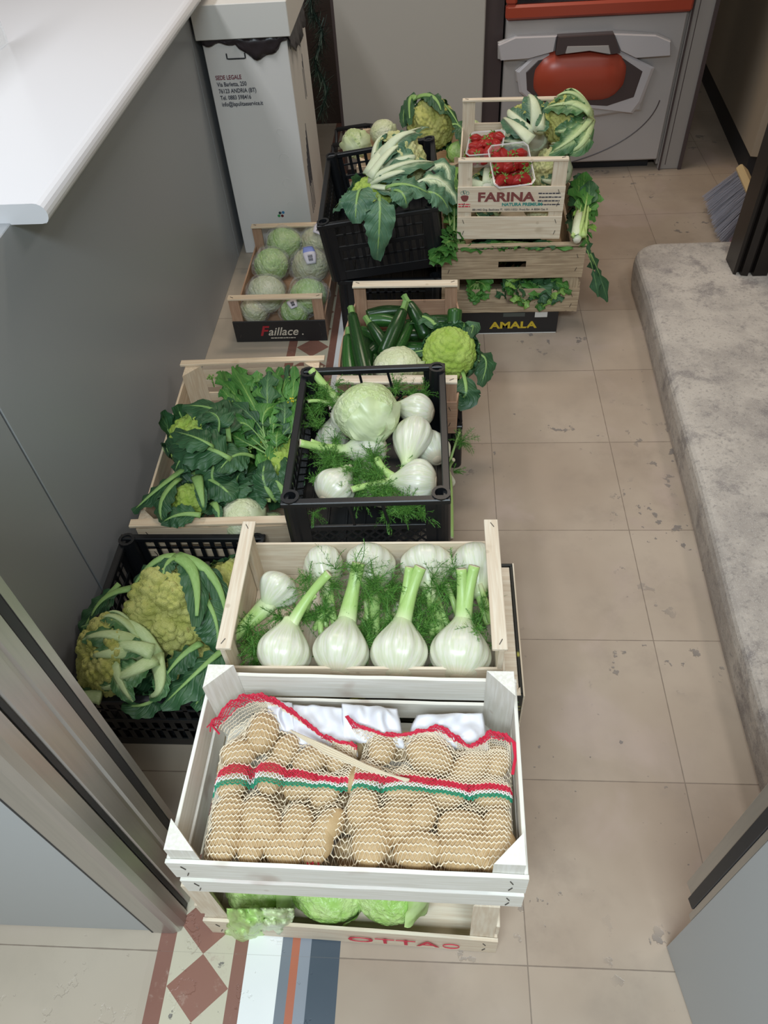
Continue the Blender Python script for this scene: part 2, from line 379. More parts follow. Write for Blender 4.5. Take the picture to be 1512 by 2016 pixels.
# stone step on the right
q = M('worn_stone', (.38, .335, .30), .75)
q.mix(q.noise(3.5, 6, rough=.7).ss(.38, .62), (.55, .49, .43)); q.mix(q.noise(9, 6, rough=.75).ss(.5, .68, 0, .85), (.24, .21, .20)); q.mix(q.voro(260).ss(.35, .15, 0, .5), (.62, .59, .54))
q.mix(q.noise(120, 3).ss(.55, .7, 0, .45), (.20, .18, .17)); q.bump(q.noise(90, 5, rough=.7), .6, .003); STONE = q.done()
def stepout(ins):
    pts = [(1.9, .40 + ins), (.612 + ins, .40 + ins), (.618 + ins, .9), (.636 + ins, 1.34), (.645 + ins, 1.7), (.662 + ins, 2.13)]
    cx, cy, r = .662 + .10, 2.36, .10 - ins
    for k in range(7):
        a = PI - PI / 2 * k / 6; pts.append((cx + r * math.cos(a) * 1.0, cy + r * math.sin(a)))
    pts += [(1.9, cy + r)]
    return pts
mb = MB(); lay = [(0, .010), (.03, .004), (.09, .0), (.113, .002), (.122, .006), (.128, .013), (.130, .022)]
L = [[V((x, y, z)) for x, y in stepout(i)] for z, i in lay]; n = len(L[0])
mb.add([p for l in L for p in l], [[k * n + i, (k) * n + (i + 1) % n, (k + 1) * n + (i + 1) % n, (k + 1) * n + i][::-1] for k in range(len(L) - 1) for i in range(n)] + [list(range(n)), [(len(L) - 1) * n + i for i in range(n)][::-1]])
mb.build('stone_step', STONE, smooth=False)
tag(bpy.data.objects['stone_step'], 'big worn grey stone step with a rounded corner along the right side', 'step')
# black shutter rail standing on the step
q = M('black_metal', (.018, .014, .012), .35, Metallic=.3); BM = q.done()
t = thing('shutter_rail', 'black grooved metal shutter rail standing on the far end of the stone step', 'rail', (.97, 2.26, .131)); off = (.97, 2.26, .131)
prof = [(.948, 2.24), (.956, 2.235), (.958, 2.25), (.968, 2.25), (.970, 2.23), (.990, 2.225), (.992, 2.245), (1.004, 2.245), (1.006, 2.225), (1.05, 2.225), (1.052, 2.25), (1.066, 2.25), (1.068, 2.225), (1.3, 2.225), (1.3, 2.33), (.948, 2.33)]
MB().prism(prof, .1315, 2.2).build('rail_profile', BM, t, off=off)

# vending machine
SIL = plain('silver_plastic', (.50, .47, .46), .35, Metallic=.25); SILL = plain('light_silver_plastic', (.62, .59, .61), .28, Metallic=.2)
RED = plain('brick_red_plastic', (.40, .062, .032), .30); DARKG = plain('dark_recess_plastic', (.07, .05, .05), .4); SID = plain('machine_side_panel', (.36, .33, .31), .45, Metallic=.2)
YF = 3.27
t = thing('vending_machine', 'silver vending machine with a brick red window frame and red barrel flap', 'vending machine', (.64, 3.6, 0)); off = (.64, 3.6, 0)
MB().box((.258, YF + .012, .045), (.925, 3.95, .588), ch=.006).build('lower_door', SIL, t, off=off)
MB().box((.258, YF + .03, .588), (.93, 3.95, 1.9)).build('cabinet_body', SID, t, off=off)
MB().box((.28, YF + .06, .0), (.90, 3.9, .045)).build('dark_plinth', GASK, t, off=off)
mb = MB(); mb.box((.935, YF + .02, .0), (1.025, 3.95, 1.9), ch=.003).box((.925, YF + .03, .02), (.935, 3.9, 1.9)); mb.build('side_column', SID, t, off=off)
mb = MB(); mb.box((1.018, YF + .012, .0), (1.032, YF + .03, 1.9)).box((.938, YF + .012, 0), (.944, YF + .022, 1.9)).box((.962, YF + .0195, .02), (.965, YF + .0215, 1.9), ch=.0001); mb.build('column_trim', DARKG, t, off=off)
mb = MB()      # red frame around the window
mb.box((.252, YF - .012, .592), (.932, YF + .03, .640), ch=.008).box((.252, YF - .012, .640), (.292, YF + .03, 1.6), ch=.008).box((.890, YF - .012, .640), (.932, YF + .03, 1.6), ch=.008); mb.build('window_frame', RED, t, off=off)
MB().box((.292, YF + .0, .6405), (.890, YF + .006, 1.6)).build('window_pane', plain('dark_glass', (.03, .03, .035), .05, Alpha=.55), t, off=off)
q = M('drinks_inside', (.02, .02, .03), .4); q.mix(q.noise(26, 1, (1, 1, .4)).ss(.55, .6), (.05, .06, .35)); q.mix(q.noise(40, 1, (1, 1, .5)).ss(.64, .68), (.6, .6, .7)); DRK = q.done()
MB().box((.30, YF + .022, .645), (.885, YF + .029, 1.55)).build('product_display', DRK, t, off=off)
def plate(name, px, mt, y0, y1, bev=.006, parent=t):       # polygon on the machine's front, drawn in pixels
    pts = [PY(a, b, YF) for a, b in px]; c = sum(pts, V()) / len(pts); mb = MB()
    n = len(pts); r = []
    for yy, k in ((y1, 1.), (y0 + bev, 1.), (y0, .955)): r += [V((c.x + (p.x - c.x) * k, yy, c.z + (p.z - c.z) * k)) for p in pts]
    mb.add(r, [[k * n + i, k * n + (i + 1) % n, (k + 1) * n + (i + 1) % n, (k + 1) * n + i] for k in range(2) for i in range(n)] + [[2 * n + i for i in range(n)], list(range(n))[::-1]])
    return mb.build(name, mt, parent, off=off)
plate('front_wing', [(980, 84), (1016, 70), (1206, 60), (1294, 66), (1321, 78), (1321, 108), (1251, 112), (1238, 140), (1286, 134), (1262, 218), (1222, 222), (1160, 232), (1060, 200), (1016, 160), (1014, 140), (1040, 118), (980, 116)], SIL, YF - .004, YF + .012)
plate('light_upper_wing', [(980, 86), (1014, 71), (1096, 68), (1090, 98), (1040, 112), (985, 116)], SILL, YF - .022, YF - .004)
plate('light_upper_wing', [(1206, 64), (1290, 67), (1319, 79), (1319, 106), (1250, 111), (1219, 96)], SILL, YF - .022, YF - .004)
plate('recess_surround', [(1094, 100), (1220, 98), (1288, 132), (1262, 200), (1245, 222), (1160, 212), (1046, 200), (1022, 180), (1016, 140), (1045, 112)], SILL, YF - .012, YF + .0)
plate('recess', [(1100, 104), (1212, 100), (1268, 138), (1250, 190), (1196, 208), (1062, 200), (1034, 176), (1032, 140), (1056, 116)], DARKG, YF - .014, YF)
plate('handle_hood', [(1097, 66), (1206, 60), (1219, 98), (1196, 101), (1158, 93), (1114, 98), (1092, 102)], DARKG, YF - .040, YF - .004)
plate('handle_lip', [(1114, 84), (1196, 82), (1200, 99), (1158, 92), (1110, 98)], SIL, YF - .044, YF - .03)
mb = MB(); c = PY(1145, 150, YF); K = 26; vs = []      # barrel
c = PY(1141, 152, YF - .02)
for i in range(17):
    u = -1 + 2 * i / 16; x = c.x + .198 * u
    rz = (.104 if abs(u) < .55 else .104 - .034 * ((abs(u) - .55) / .45) ** 1.2) * (max(0., 1 - abs(u) ** 9)) ** .5 + .002
    for j in range(K):
        a = 2 * PI * j / K; vs.append((x, c.y + .05 + .075 * math.sin(a) * rz / .104, c.z - .002 + rz * math.cos(a)))
mb.add(vs, [[i * K + j, i * K + (j + 1) % K, (i + 1) * K + (j + 1) % K, (i + 1) * K + j] for i in range(16) for j in range(K)] + [list(range(K)), [16 * K + j for j in range(K)][::-1]])
mb.build('barrel_flap', RED, t, smooth=True, off=off)
mb = MB(); pts = []
for k in range(25):
    a = -PI * .02 - PI * .46 * k / 24
    pts.append(V((PY(1000, 180, YF).x + .62 * math.cos(a) * .98 , YF + .0115, .30 + .285 * math.sin(a))))
mb.tube(pts, .0022, 6); mb.build('door_crease', DARKG, t, off=off)

# grey cabinet beside the machine
t = thing('grey_cabinet', 'plain grey metal cabinet behind the vegetables, left of the vending machine', 'cabinet', (-.11, 3.6, 0)); off = (-.11, 3.6, 0)
q = M('cabinet_paint', (.48, .445, .40), .45); q.bump(q.noise(10, 2), .1, .001); CP = q.done()
MB().box((-.402, 3.30, .04), (.180, 3.9, 1.9), ch=.004).build('cabinet_body', CP, t, off=off)
MB().box((-.40, 3.32, 0), (.178, 3.88, .04)).build('plinth', GASK, t, off=off)
MB().box((.1805, 3.32, .0), (.2505, 3.9, 1.9)).build('dark_gap_strip', DARKG, t, off=off)
MB().box((-.4035, 3.2985, .04), (-.392, 3.31, 1.9)).build('edge_strip', DARKG, t, off=off)
# beige cupboard far right
t = thing('beige_cupboard', 'beige cupboard on a black plinth at the far right behind the broom', 'cupboard', (1.5, 3.5, 0)); off = (1.5, 3.5, 0)
BEI = plain('beige_paint', (.40, .33, .25), .6)
MB().prism([(1.262, 3.17), (1.80, 3.02), (1.88, 4.4), (1.34, 4.4)], .095, 1.9).build('cupboard_body', BEI, t, off=off)
MB().prism([(1.27, 3.20), (1.80, 3.05), (1.87, 4.39), (1.35, 4.39)], 0, .095).build('plinth', GASK, t, off=off)

# white carton waste box
q = M('white_card', (.74, .715, .69), .7); q.mix(q.noise(3, 3).ss(.4, .7, 0, .4), (.68, .66, .64)); CARD = q.done(); CARDL = plain('white_card_lid', (.70, .685, .65), .7)
t = thing('waste_carton', 'tall white cardboard waste carton with a lid and black liner beside the counter', 'box', (-.615, 2.9, 0), (0, 0, 0)); off = (-.615, 2.9, 0)
MB().box((-.752, 2.69, .001), (-.478, 3.10, .740), ch=.002).build('carton_body', CARD, t, off=off)
MB().box((-.766, 2.672, .742), (-.462, 3.115, .838), ch=.002).build('lid', CARDL, t, off=off)
mb = MB(); vs = []; n = 26       # liner hanging out below the lid
for i in range(n + 1):
    x = -.750 + .274 * i / n; dp = .016 + .005 * math.sin(i * .9) + (.045 * math.sin((i - 10) / 14 * PI) ** .7 if 10 < i < 24 else 0)
    for j in range(4): vs.append((x, 2.6865 - .004 * math.sin(i * 1.3 + j * 2) - .003 , .742 - dp * j / 3))
mb.add(vs, [[i * 4 + j, (i + 1) * 4 + j, (i + 1) * 4 + j + 1, i * 4 + j + 1] for i in range(n) for j in range(3)])
vs = []
for i in range(n + 1):
    y = 2.685 + .41 * i / n; dp = .02 + .06 * max(0, math.sin(i / n * PI)) ** .6 + .008 * math.sin(i * 1.9)
    for j in range(4): vs.append((-.4745 + .006 * math.sin(i * 1.1 + j) * j / 3 + .006 * j / 3, y, .742 - dp * j / 3))
mb.add(vs, [[i * 4 + j, (i + 1) * 4 + j, (i + 1) * 4 + j + 1, i * 4 + j + 1] for i in range(n) for j in range(3)])
lo = mb.build('bin_liner', plain('black_liner', (.03, .022, .025), .3), t, True, off)
sm = lo.modifiers.new('solid', 'SOLIDIFY'); sm.thickness = .0015
mb = MB(); pts = []
for k in range(15):
    a = PI + PI * k / 14; pts.append(V((-.650 + .030 * max(-1, min(1, 1.35 * math.cos(a))), 2.689, .698 + .016 * max(-1, 1.5 * math.sin(a)) )))
mb.tube(pts, .0022, 6); mb.build('hand_hole', GASK, t, off=off)
CI = plain('carton_ink', (.05, .05, .07), .7); RI = plain('carton_red_ink', (.20, .03, .05), .7)
for i, (s, mt) in enumerate((('SEDE LEGALE', RI), ('Via Barletta, 250', CI), ('76123 ANDRIA (BT)', CI), ('Tel. 0883 598416', CI), ('info@lapulitaeservice.it', CI))):
    text(s, .0185, mt, t, (-.731 + .615 + .001 * i, 2.6885 - 2.9, .622 - .0205 * i), bold=.0002, sx=.80, align='LEFT', name='printed_address')
hexc = [(-.006, .006, (.03, .05, .06)), (.006, .0075, (.04, .20, .42)), (-.0115, -.005, (.05, .32, .10)), (.001, -.0055, (.14, .02, .02))]
cc = PY(555, 422, 2.69)
for k, (a, b, c) in enumerate(hexc):
    MB().prism([(.0058 * math.cos(PI / 6 + PI / 3 * j), .0058 * math.sin(PI / 6 + PI / 3 * j)) for j in range(6)], 0, .0005, 0, Matrix.Rotation(PI / 2, 3, 'X'), (cc.x + a, 2.6895, cc.z + b)).build('hexagon_mark', plain('hexagon_ink', c, .6), t, off=off)
for k in range(7):       # rows of small print on the side
    for j in range(2): MB().box((-.4775, 2.76 + .012 * k + .16 * j, .12 + .1 * (k % 2) + .35 * j), (-.4768, 2.764 + .012 * k + .16 * j, .30 + .02 * k + .27 * j), ch=.0001).build('side_print', CI, t, off=off) if not (j and k > 2) else None
for z, r in ((.45, .011), (.36, .016), (.27, .017), (.19, .012)):
    MB().tube([V((-.545 + r * math.cos(a) * 1.0, 2.6897, z + r * math.sin(a))) for a in [2 * PI * k / 18 for k in range(13)]], .0007, 4).build('pressed_mark', CARD, t, off=off)

# garland behind the carton
random.seed(5)
mb = MB()
path = [V((-.470 + .02 * math.sin(k * 1.3), 3.40 - .10 * k / 12, .80 - .52 * k / 13)) for k in range(14)]
mb.tube(path, .004, 5)
for k in range(900):
    u = random.random() * 12.99; i = int(u); p = path[i].lerp(path[i + 1], u - i)
    d = V((random.gauss(0, 1), random.gauss(0, 1), random.gauss(-.4, .8))).normalized(); L = random.uniform(.03, .07)
    s1 = d.cross(V((.3, .5, .8))).normalized() * .0014
    q1 = p + d * L + V((0, 0, -.008)); mb.add([p - s1, p + s1, q1 + s1 * .5, q1 - s1 * .5], [(0, 1, 2, 3)], random.choice((0, 0, 1)))
g_ = mb.build('fir_garland', [plain('fir_needle', (.012, .035, .022), .6), plain('fir_needle_silver', (.10, .15, .12), .5)])
tag(g_, 'dark green artificial fir garland hanging behind the white waste carton', 'garland')
mb = MB(); mb.box((-.80, 3.92, 0), (-.405, 3.98, 1.9)); tag(mb.build('dark_board', plain('dark_brown_board', (.05, .03, .022), .6)), 'dark brown board standing behind the fir garland', 'board')
t = thing('iron_chair', 'black tubular iron chair frame in the corner behind the black crates', 'chair', (-.46, 3.1, 0)); off = (-.46, 3.1, 0)
IR = plain('black_iron', (.02, .02, .022), .4)
for dx, dy in ((-.0, 0), (.12, .02), (.0, .15), (.12, .16)):
    MB().tube([V((-.44 + dx, 3.08 + dy, .0)), V((-.43 + dx, 3.08 + dy, .13)), V((-.42 + dx, 3.09 + dy, .235))], .007, 8).build('leg', IR, t, True, off)
MB().tube([V((-.42, 3.09, .235)), V((-.30, 3.09, .24)), V((-.27, 3.12, .245)), V((-.27, 3.24, .245)), V((-.30, 3.26, .24)), V((-.42, 3.24, .235))], .009, 8).build('seat_frame', IR, t, True, off)

# broom and red dustpan handle
t = thing('push_broom', 'broom with a pale wooden head and grey bristles leaning by the shutter rail', 'broom', (1.17, 2.9, 0)); off = (1.17, 2.9, 0)
a0, a1 = P(1460, 333, .145), P(1492, 405, .145)
dv = (a1 - a0).normalized(); a1 = a0 + dv * .30; dn = V((-.62, -.18, -.76)).normalized()
mb = MB(); mb.bar(a0, a1, .045, .028, up=-dn, ch=.006); mb.build('broom_head', plain('broom_wood', (.62, .46, .24), .45), t, off=off)
mb = MB(); random.seed(2)
for k in range(900):
    u = random.random(); w_ = random.uniform(-.018, .018); sd = dv.cross(dn)
    p = a0 + dv * (.006 + u * .288) + sd * w_ + dn * .012; L = .142
    e = p + dn * L + dv * (u - .5) * .05 + sd * w_ * 1.2 + V((random.gauss(0, .003), random.gauss(0, .003), 0)); e.z = max(.002, e.z)
    mb.add([p - dv * .0008, p + dv * .0008, e + dv * .0006, e - dv * .0006], [(0, 1, 2, 3)])
    mb.add([p - sd * .0008, p + sd * .0008, e + sd * .0006, e - sd * .0006], [(0, 1, 2, 3)])
tag(mb.build('bristles', plain('grey_bristle', (.40, .39, .44), .5), t, off=off), kind='stuff')
hb = (a0 + a1) / 2 - dn * .014
MB().tube([hb, hb - dn * .06, hb - dn * .06 + V((.28, .25, .75))], [.016, .013, .011], 10).build('handle', plain('grey_handle', (.30, .27, .27), .4), t, True, off)
RD = plain('red_plastic', (.60, .01, .02), .3)
t = thing('red_dustpan', 'red plastic dustpan on the floor behind the stone step, by the broom bristles', 'dustpan', (1.10, 2.62, 0)); off = (1.10, 2.62, 0)
mb = MB(); cx, cy = 1.105, 2.625
mb.tube([V((cx + .036 * math.cos(a), cy + .036 * math.sin(a), .04 + .01 * math.cos(a))) for a in [2 * PI * k / 20 for k in range(21)]], .008, 8); mb.build('ring_handle', RD, t, True, off)
MB().prism([(1.138, 2.60), (1.30, 2.54), (1.32, 2.70), (1.142, 2.65)], .001, .03).build('pan', RD, t, off=off)

# ================================================================ CRATES
def wood(t, name, boxes, wn, ax, kind=None):
    mb = MB()
    for a, b in boxes: mb.box(a, b, ch=.0012)
    return mb.build(name, W[wn + '_' + ax], t)
def staples(mb, x, y, zs, ax='x'):
    for k, z in enumerate(zs):
        mb.obox((x, y, z), (.0014, .0014, .013), Matrix.Rotation(.35 * (-1) ** k, 3, 'Y'), ch=.0002)

def st_parts(st, t):       # every staple is a small part of its own
    k = 24
    for i in range(len(st.v) // k):
        b = MB(); b.v = st.v[i * k:(i + 1) * k]; b.uv = st.uv[i * k:(i + 1) * k]; nf = len(st.f) // (len(st.v) // k)
        b.f = [tuple(j - i * k for j in f) for f in st.f[i * nf:(i + 1) * nf]]; b.mi = [0] * nf
        b.build('staple', STAPLE, t)

def slat_crate(label, loc, w, l, side, end, posth, wn, rz=0, rx=0, ry=0, tri=.045, th=.006, hole=None, endz=None, sag=0., post0=0.):
    """wooden crate: origin at base centre; side = z spans of the slats facing +-Y, end = z spans of those facing +-X"""
    t = thing('wooden_crate', label, 'crate', loc, (rx, ry, rz)); st = MB()
    for sy in (-1, 1):
        mb = MB()
        for z0, z1 in side:
            yo = sy * l / 2; yi = yo - sy * th
            if hole and hole[0] == (z0, z1):
                hw, h0, h1 = hole[1:]
                for a, b, c, d in ((-w / 2, -hw, z0, z1), (hw, w / 2, z0, z1), (-hw, hw, z0, h0), (-hw, hw, h1, z1)): mb.box((a, min(yo, yi), c), (b, max(yo, yi), d), ch=.0002)
            else:       # thin slat that bows slightly
                n = 12; vs = []
                for i in range(n + 1):
                    u = i / n; x = -w / 2 + w * u; zz = sag * math.sin(PI * u) + .0006 * math.sin(u * 23)
                    vs += [V((x, yo, z0 + zz)), V((x, yo, z1 + zz * 1.3)), V((x, yi, z1 + zz * 1.3)), V((x, yi, z0 + zz))]
                mb.add(vs, [[i * 4 + j, (i + 1) * 4 + j, (i + 1) * 4 + (j + 1) % 4, i * 4 + (j + 1) % 4] for i in range(n) for j in range(4)] + [[0, 1, 2, 3], [n * 4 + 3, n * 4 + 2, n * 4 + 1, n * 4]])
            if sy < 0:
                for sx in (-1, 1): staples(st, sx * (w / 2 - .022), yo - .0006, [z0 + (z1 - z0) * f for f in (.28, .72)])
        mb.build('side_panel', W[wn + '_x'], t)
    for sx in (-1, 1):
        mb = MB()
        for z0, z1 in end:
            xo = sx * (w / 2 - .0005); xi = xo - sx * th; mb.box((min(xo, xi), -l / 2 + th + .0005, z0), (max(xo, xi), l / 2 - th - .0005, z1))
        mb.build('end_panel', W[wn + '_y'], t)
    for sx in (-1, 1):
        for sy in (-1, 1):
            a = w / 2 - th - .0008; b = l / 2 - th - .0008
            poly = [(sx * a, sy * b), (sx * (a - tri), sy * b), (sx * a, sy * (b - tri))]
            if sx * sy < 0: poly = poly[::-1]
            MB().prism(poly, post0, posth).build('corner_post', W[wn + '_z'], t)
    mb = MB(); n = max(3, int(l / .085))
    for i in range(n):
        y0 = -l / 2 + th + (l - 2 * th) * i / n; mb.box((-w / 2 + th + .001, y0 + .006, .002), (w / 2 - th - .001, y0 + (l - 2 * th) / n - .006, .006))
    mb.build('bottom_panel', W[wn + '_x'], t); st_parts(st, t)
    return t

def handle_crate(label, loc, w, l, board, top, wn, rz=0, bar=.022, th=.005, pw=.035, low=None, front_mat=None, flare=0., mid=None, rx=0, ry=0, name='handled_crate'):
    """plywood tray: low walls and, at the two short ends (facing +-Y), two uprights carrying a flat bar"""
    t = thing(name, label, 'crate', loc, (rx, ry, rz)); st = MB()
    for sy in (-1, 1):
        yo = sy * l / 2; yi = yo - sy * th
        spans = mid if mid else [(0, board)]
        ep = MB()
        for z0, z1 in spans: ep.box((-w / 2, min(yo, yi), z0), (w / 2, max(yo, yi), z1))
        e = ep.build('end_board', front_mat or W[wn + '_x'], t)
        for sx in (-1, 1):
            x0 = sx * (w / 2 - .001); x1 = x0 - sx * pw; y0 = yi - sy * .0006; y1 = y0 - sy * .009
            MB().box((min(x0, x1), min(y0, y1), .004), (max(x0, x1), max(y0, y1), top - .007)).build('upright', W[wn + '_z'], t)
        MB().box((-w / 2, min(yo, yo - sy * bar), top - .0065), (w / 2, max(yo, yo - sy * bar), top), ch=.001).build('handle_bar', W[wn + '_x'], t)
        for sx in (-1, 1):
            st.obox((sx * (w / 2 - .014), yo - sy * .011, top + .0006), (.012, .0013, .0013), Matrix.Rotation(.5 * sx, 3, 'Z'), ch=.0002)
            if sy < 0:
                for z0, z1 in spans: staples(st, sx * (w / 2 - .018), yo - .0006, [z0 + (z1 - z0) * .3, z0 + (z1 - z0) * .8])
    for sx in (-1, 1):
        n = 10; vs = []; 
        for i in range(n + 1):
            u = i / n; y = -l / 2 + th + .0005 + (l - 2 * th - .001) * u; bow = flare * math.sin(PI * u)
            xo = sx * (w / 2 + .0) ; xi = xo - sx * th
            vs += [V((xo, y, 0)), V((xo + sx * bow, y, low or board)), V((xi + sx * bow, y, low or board)), V((xi, y, 0))]
        MB().add(vs, [[i * 4 + j, (i + 1) * 4 + j, (i + 1) * 4 + (j + 1) % 4, i * 4 + (j + 1) % 4] for i in range(n) for j in range(4)] + [[0, 1, 2, 3], [n * 4 + 3, n * 4 + 2, n * 4 + 1, n * 4]]).build('side_board', W[wn + '_y'], t)
    MB().box((-w / 2 + th + .0008, -l / 2 + th + .0008, .001), (w / 2 - th - .0008, l / 2 - th - .0008, .005)).build('bottom_board', W[wn + '_x'], t)
    st_parts(st, t)
    return t

def plastic_crate(label, loc, w, l, h, rz=0, rx=0, ry=0, win=None, slots=False, legs=True):
    """black vented crate, base centre origin; the short ends face +-Y"""
    t = thing('plastic_crate', label, 'crate', loc, (rx, ry, rz)); th = .0035
    mb = MB(); rw = .016
    for sy in (-1, 1): mb.box((-w / 2, sy * l / 2 - (rw if sy > 0 else 0), h - .014), (w / 2, sy * l / 2 + (0 if sy > 0 else rw), h), ch=.002)
    for sx in (-1, 1): mb.box((sx * w / 2 - (rw if sx > 0 else 0), -l / 2 + rw, h - .018), (sx * w / 2 + (0 if sx > 0 else rw), l / 2 - rw, h - .004), ch=.002)
    mb.build('rim', BLK, t)
    ins = .006; W2, L2 = w / 2 - ins, l / 2 - ins
    for sx in (-1, 1):
        for sy in (-1, 1):
            mb = MB(); cx, cy = sx * (w / 2 - .019), sy * (l / 2 - .019)
            ring = lambda r, z: [(cx + r * math.cos(2 * PI * k / 16), cy + r * math.sin(2 * PI * k / 16), z) for k in range(16)]
            vs = ring(.019, .0) + ring(.019, h + .003) + ring(.0125, h + .003) + ring(.0125, h - .05)
            fs = [[a * 16 + k, a * 16 + (k + 1) % 16, (a + 1) * 16 + (k + 1) % 16, (a + 1) * 16 + k] for a in range(3) for k in range(16)] + [list(range(16))[::-1], [48 + k for k in range(16)]]
            mb.add(vs, fs)
            mb.box((min(sx * W2, sx * (W2 - .045)), sy * L2 - th / 2, 0), (max(sx * W2, sx * (W2 - .045)), sy * L2 + th / 2, h - .012))
            mb.box((sx * W2 - th / 2, min(sy * L2, sy * (L2 - .05)), 0), (sx * W2 + th / 2, max(sy * L2, sy * (L2 - .05)), h - .012))
            mb.build('corner_post', BLK, t)
    def wall(name, p, q, up_open):
        """vented wall between two ground points"""
        mb = MB(); p, q = V(p), V(q); d = (q - p).normalized(); L = (q - p).length; nrm = V((d.y, -d.x, 0))
        pt = lambda u, z: V((p.x + d.x * u, p.y + d.y * u, z))
        zb, zm = .030, h * .56
        mb.bar(pt(0, zb / 2), pt(L, zb / 2), th, zb)
        mb.bar(pt(0, zm), pt(L, zm), th * 1.6, .014)
        if up_open:      # wide hand window with a few curved ribs
            for f in (.36, .64): mb.bar(pt(L * f, h - .012), pt(L * (f + (.03 if f < .5 else .05)), zm), .006, th, up=nrm)
        else:
            k = int(L / .024)
            for i in range(1, k): mb.bar(pt(L * i / k, zm), pt(L * i / k, h - .012), .010, th, up=nrm)
            mb.bar(pt(0, (zm + h) / 2), pt(L, (zm + h) / 2), th, .006)
        n = int(L / .022); hh = zm - zb
        if slots:
            for i in range(0, n + 1): mb.bar(pt(L * i / n, zb), pt(L * i / n, zm), .011, th, up=nrm)
            mb.bar(pt(0, zb + hh / 2), pt(L, zb + hh / 2), th, .008)
        else:
            m_ = max(2, int(hh / .022)); st = L / n
            for i in range(-m_, n + 1):
                for sg in (1, -1):
                    u0 = i * st; u1 = u0 + hh
                    z0, z1 = (zb, zm) if sg > 0 else (zm, zb)
                    a, b = max(0, u0), min(L, u1)
                    if b - a < .004: continue
                    f = lambda u: z0 + (z1 - z0) * (u - u0) / hh
                    mb.bar(pt(a, f(a)), pt(b, f(b)), .0035, th, up=nrm, ch=.0003)
        mb.build(name, BLK, t)
    g = .045
    wall('end_wall', (-W2 + g, -L2, 0), (W2 - g, -L2, 0), not slots); wall('end_wall', (-W2 + g, L2, 0), (W2 - g, L2, 0), not slots)
    wall('side_wall', (-W2, -L2 + g, 0), (-W2, L2 - g, 0), False); wall('side_wall', (W2, -L2 + g, 0), (W2, L2 - g, 0), False)
    mb = MB(); mb.box((-W2, -L2, .001), (W2, L2, .003)); 
    for i in range(8): x = -W2 + 2 * W2 * (i + .5) / 8; mb.box((x - .003, -L2, .003), (x + .003, L2, .007))
    mb.build('floor_grid', BLK, t)
    return t

# A: potato crate on B: lettuce crate (front of the picture)
slat_crate('whitish wooden crate of iceberg lettuces on the floor, under the potato crate', (-.152, .462, .001), .505, .300, [(.0, .078)], [(.0, .075), (.10, .15)], .258, 'poplar', rz=-.03, sag=.004, tri=.040)
BT = bpy.data.objects['wooden_crate']
text('OTTA', .044, YRED, BT, (.075, -.1533, .026), name='printed_lettering', bold=.0, sx=1.35)
MB().tube([V((.175 + .014 * math.cos(a), -.1533, .040 + .014 * math.sin(a))) for a in [2 * PI * k / 16 for k in range(17)]], .0008, 4).build('printed_ring', YRED, BT)
A = slat_crate('whitish wooden crate full of netted potatoes, nearest to the viewer, on top', (-.130, .463, .263), .502, .300, [(.012, .064), (.082, .146)], [(.012, .07), (.082, .146)], .182, 'white_wood', rz=-.012, tri=.042)
# C: fennel crate on printed box crates
FC = handle_crate('pale plywood crate of big white fennel bulbs with a bar at each end', (-.134, .805, .240), .285, .492, .100, .170, 'poplar', rz=PI / 2 + .008, low=.104, bar=.026, pw=.045)
FC['label'] = 'pale plywood crate holding rows of big white fennel bulbs, behind the potato crate'
t = thing('printed_crate', 'black and yellow printed crate under the fennel crate', 'crate', (-.118, .815, .0)); off = (-.118, .815, 0)
for z0, z1 in ((.002, .112), (.126, .236)):
    for a, b in (((-.378, .672, z0), (.152, .678, z1)), ((-.378, .972, z0), (.152, .978, z1))): MB().box(a, b).build('side_board', PRN, t, off=off)
    for x in (-.378, .147): MB().box((x, .679, z0), (x + .005, .971, z1)).build('end_board', PRN, t, off=off)
    MB().box((.1525, .672, z1 - .010), (.1555, .978, z1 + .001)).box((.1525, .672, z0), (.1555, .978, z0 + .008)).box((.1525, .672, z0 + .0085), (.1555, .682, z1 - .0105)).build('wooden_edge', W['poplar_y'], t, off=off)
MB().box((-.372, .679, .226), (.146, .971, .232)).build('bottom_board', W['poplar_x'], t, off=off)
MB().prism([(.148, .673), (.133, .673), (.148, .69)], .002, .238).build('corner_post', W['poplar_z'], t, off=off)
# E
plastic_crate('black plastic crate on the floor beside the counter holding yellow green cauliflowers', (-.566, .880, .001), .340, .425, .196, slots=True)
# F
slat_crate('wide pale wooden crate of turnip greens and cauliflowers beside the counter', (-.510, 1.396, .001), .392, .590, [(.012, .082), (.100, .128), (.150, .208)], [(.012, .11), (.130, .205)], .226, 'pale_wood', tri=.045, rz=.03)
fb = bpy.data.objects['wooden_crate.002']
for sy in (-1, 1): MB().box((-.203, sy * .2965 - .011, .2265), (.203, sy * .2965 + .011, .2335)).build('top_lath', W['pale_wood_x'], fb)
# G stack
plastic_crate('lower black plastic crate with fennel stalks showing, under the lettuce and fennel crate', (-.143, 1.232, .001), .330, .43, .205)
GC = plastic_crate('open black plastic crate with an iceberg lettuce and loose fennel bulbs on top of another', (-.150, 1.224, .212), .342, .440, .187, rz=.02, ry=-.01)
# H stack
plastic_crate('low black plastic crate on the floor underneath the zucchini crate', (-.105, 1.705, .001), .335, .42, .155, slots=True)
handle_crate('plywood crate of zucchini, a lettuce and a bright green cauliflower, with bars at its ends', (-.100, 1.697, .160), .300, .462, .105, .168, 'ply_brown', low=.100, flare=.02, rz=-.02, bar=.030)
bpy.data.objects['handled_crate.001']
for o in bpy.data.objects['handled_crate.001'].children:
    if o.name.startswith('handle_bar'): o.data.materials[0] = W['poplar_x']
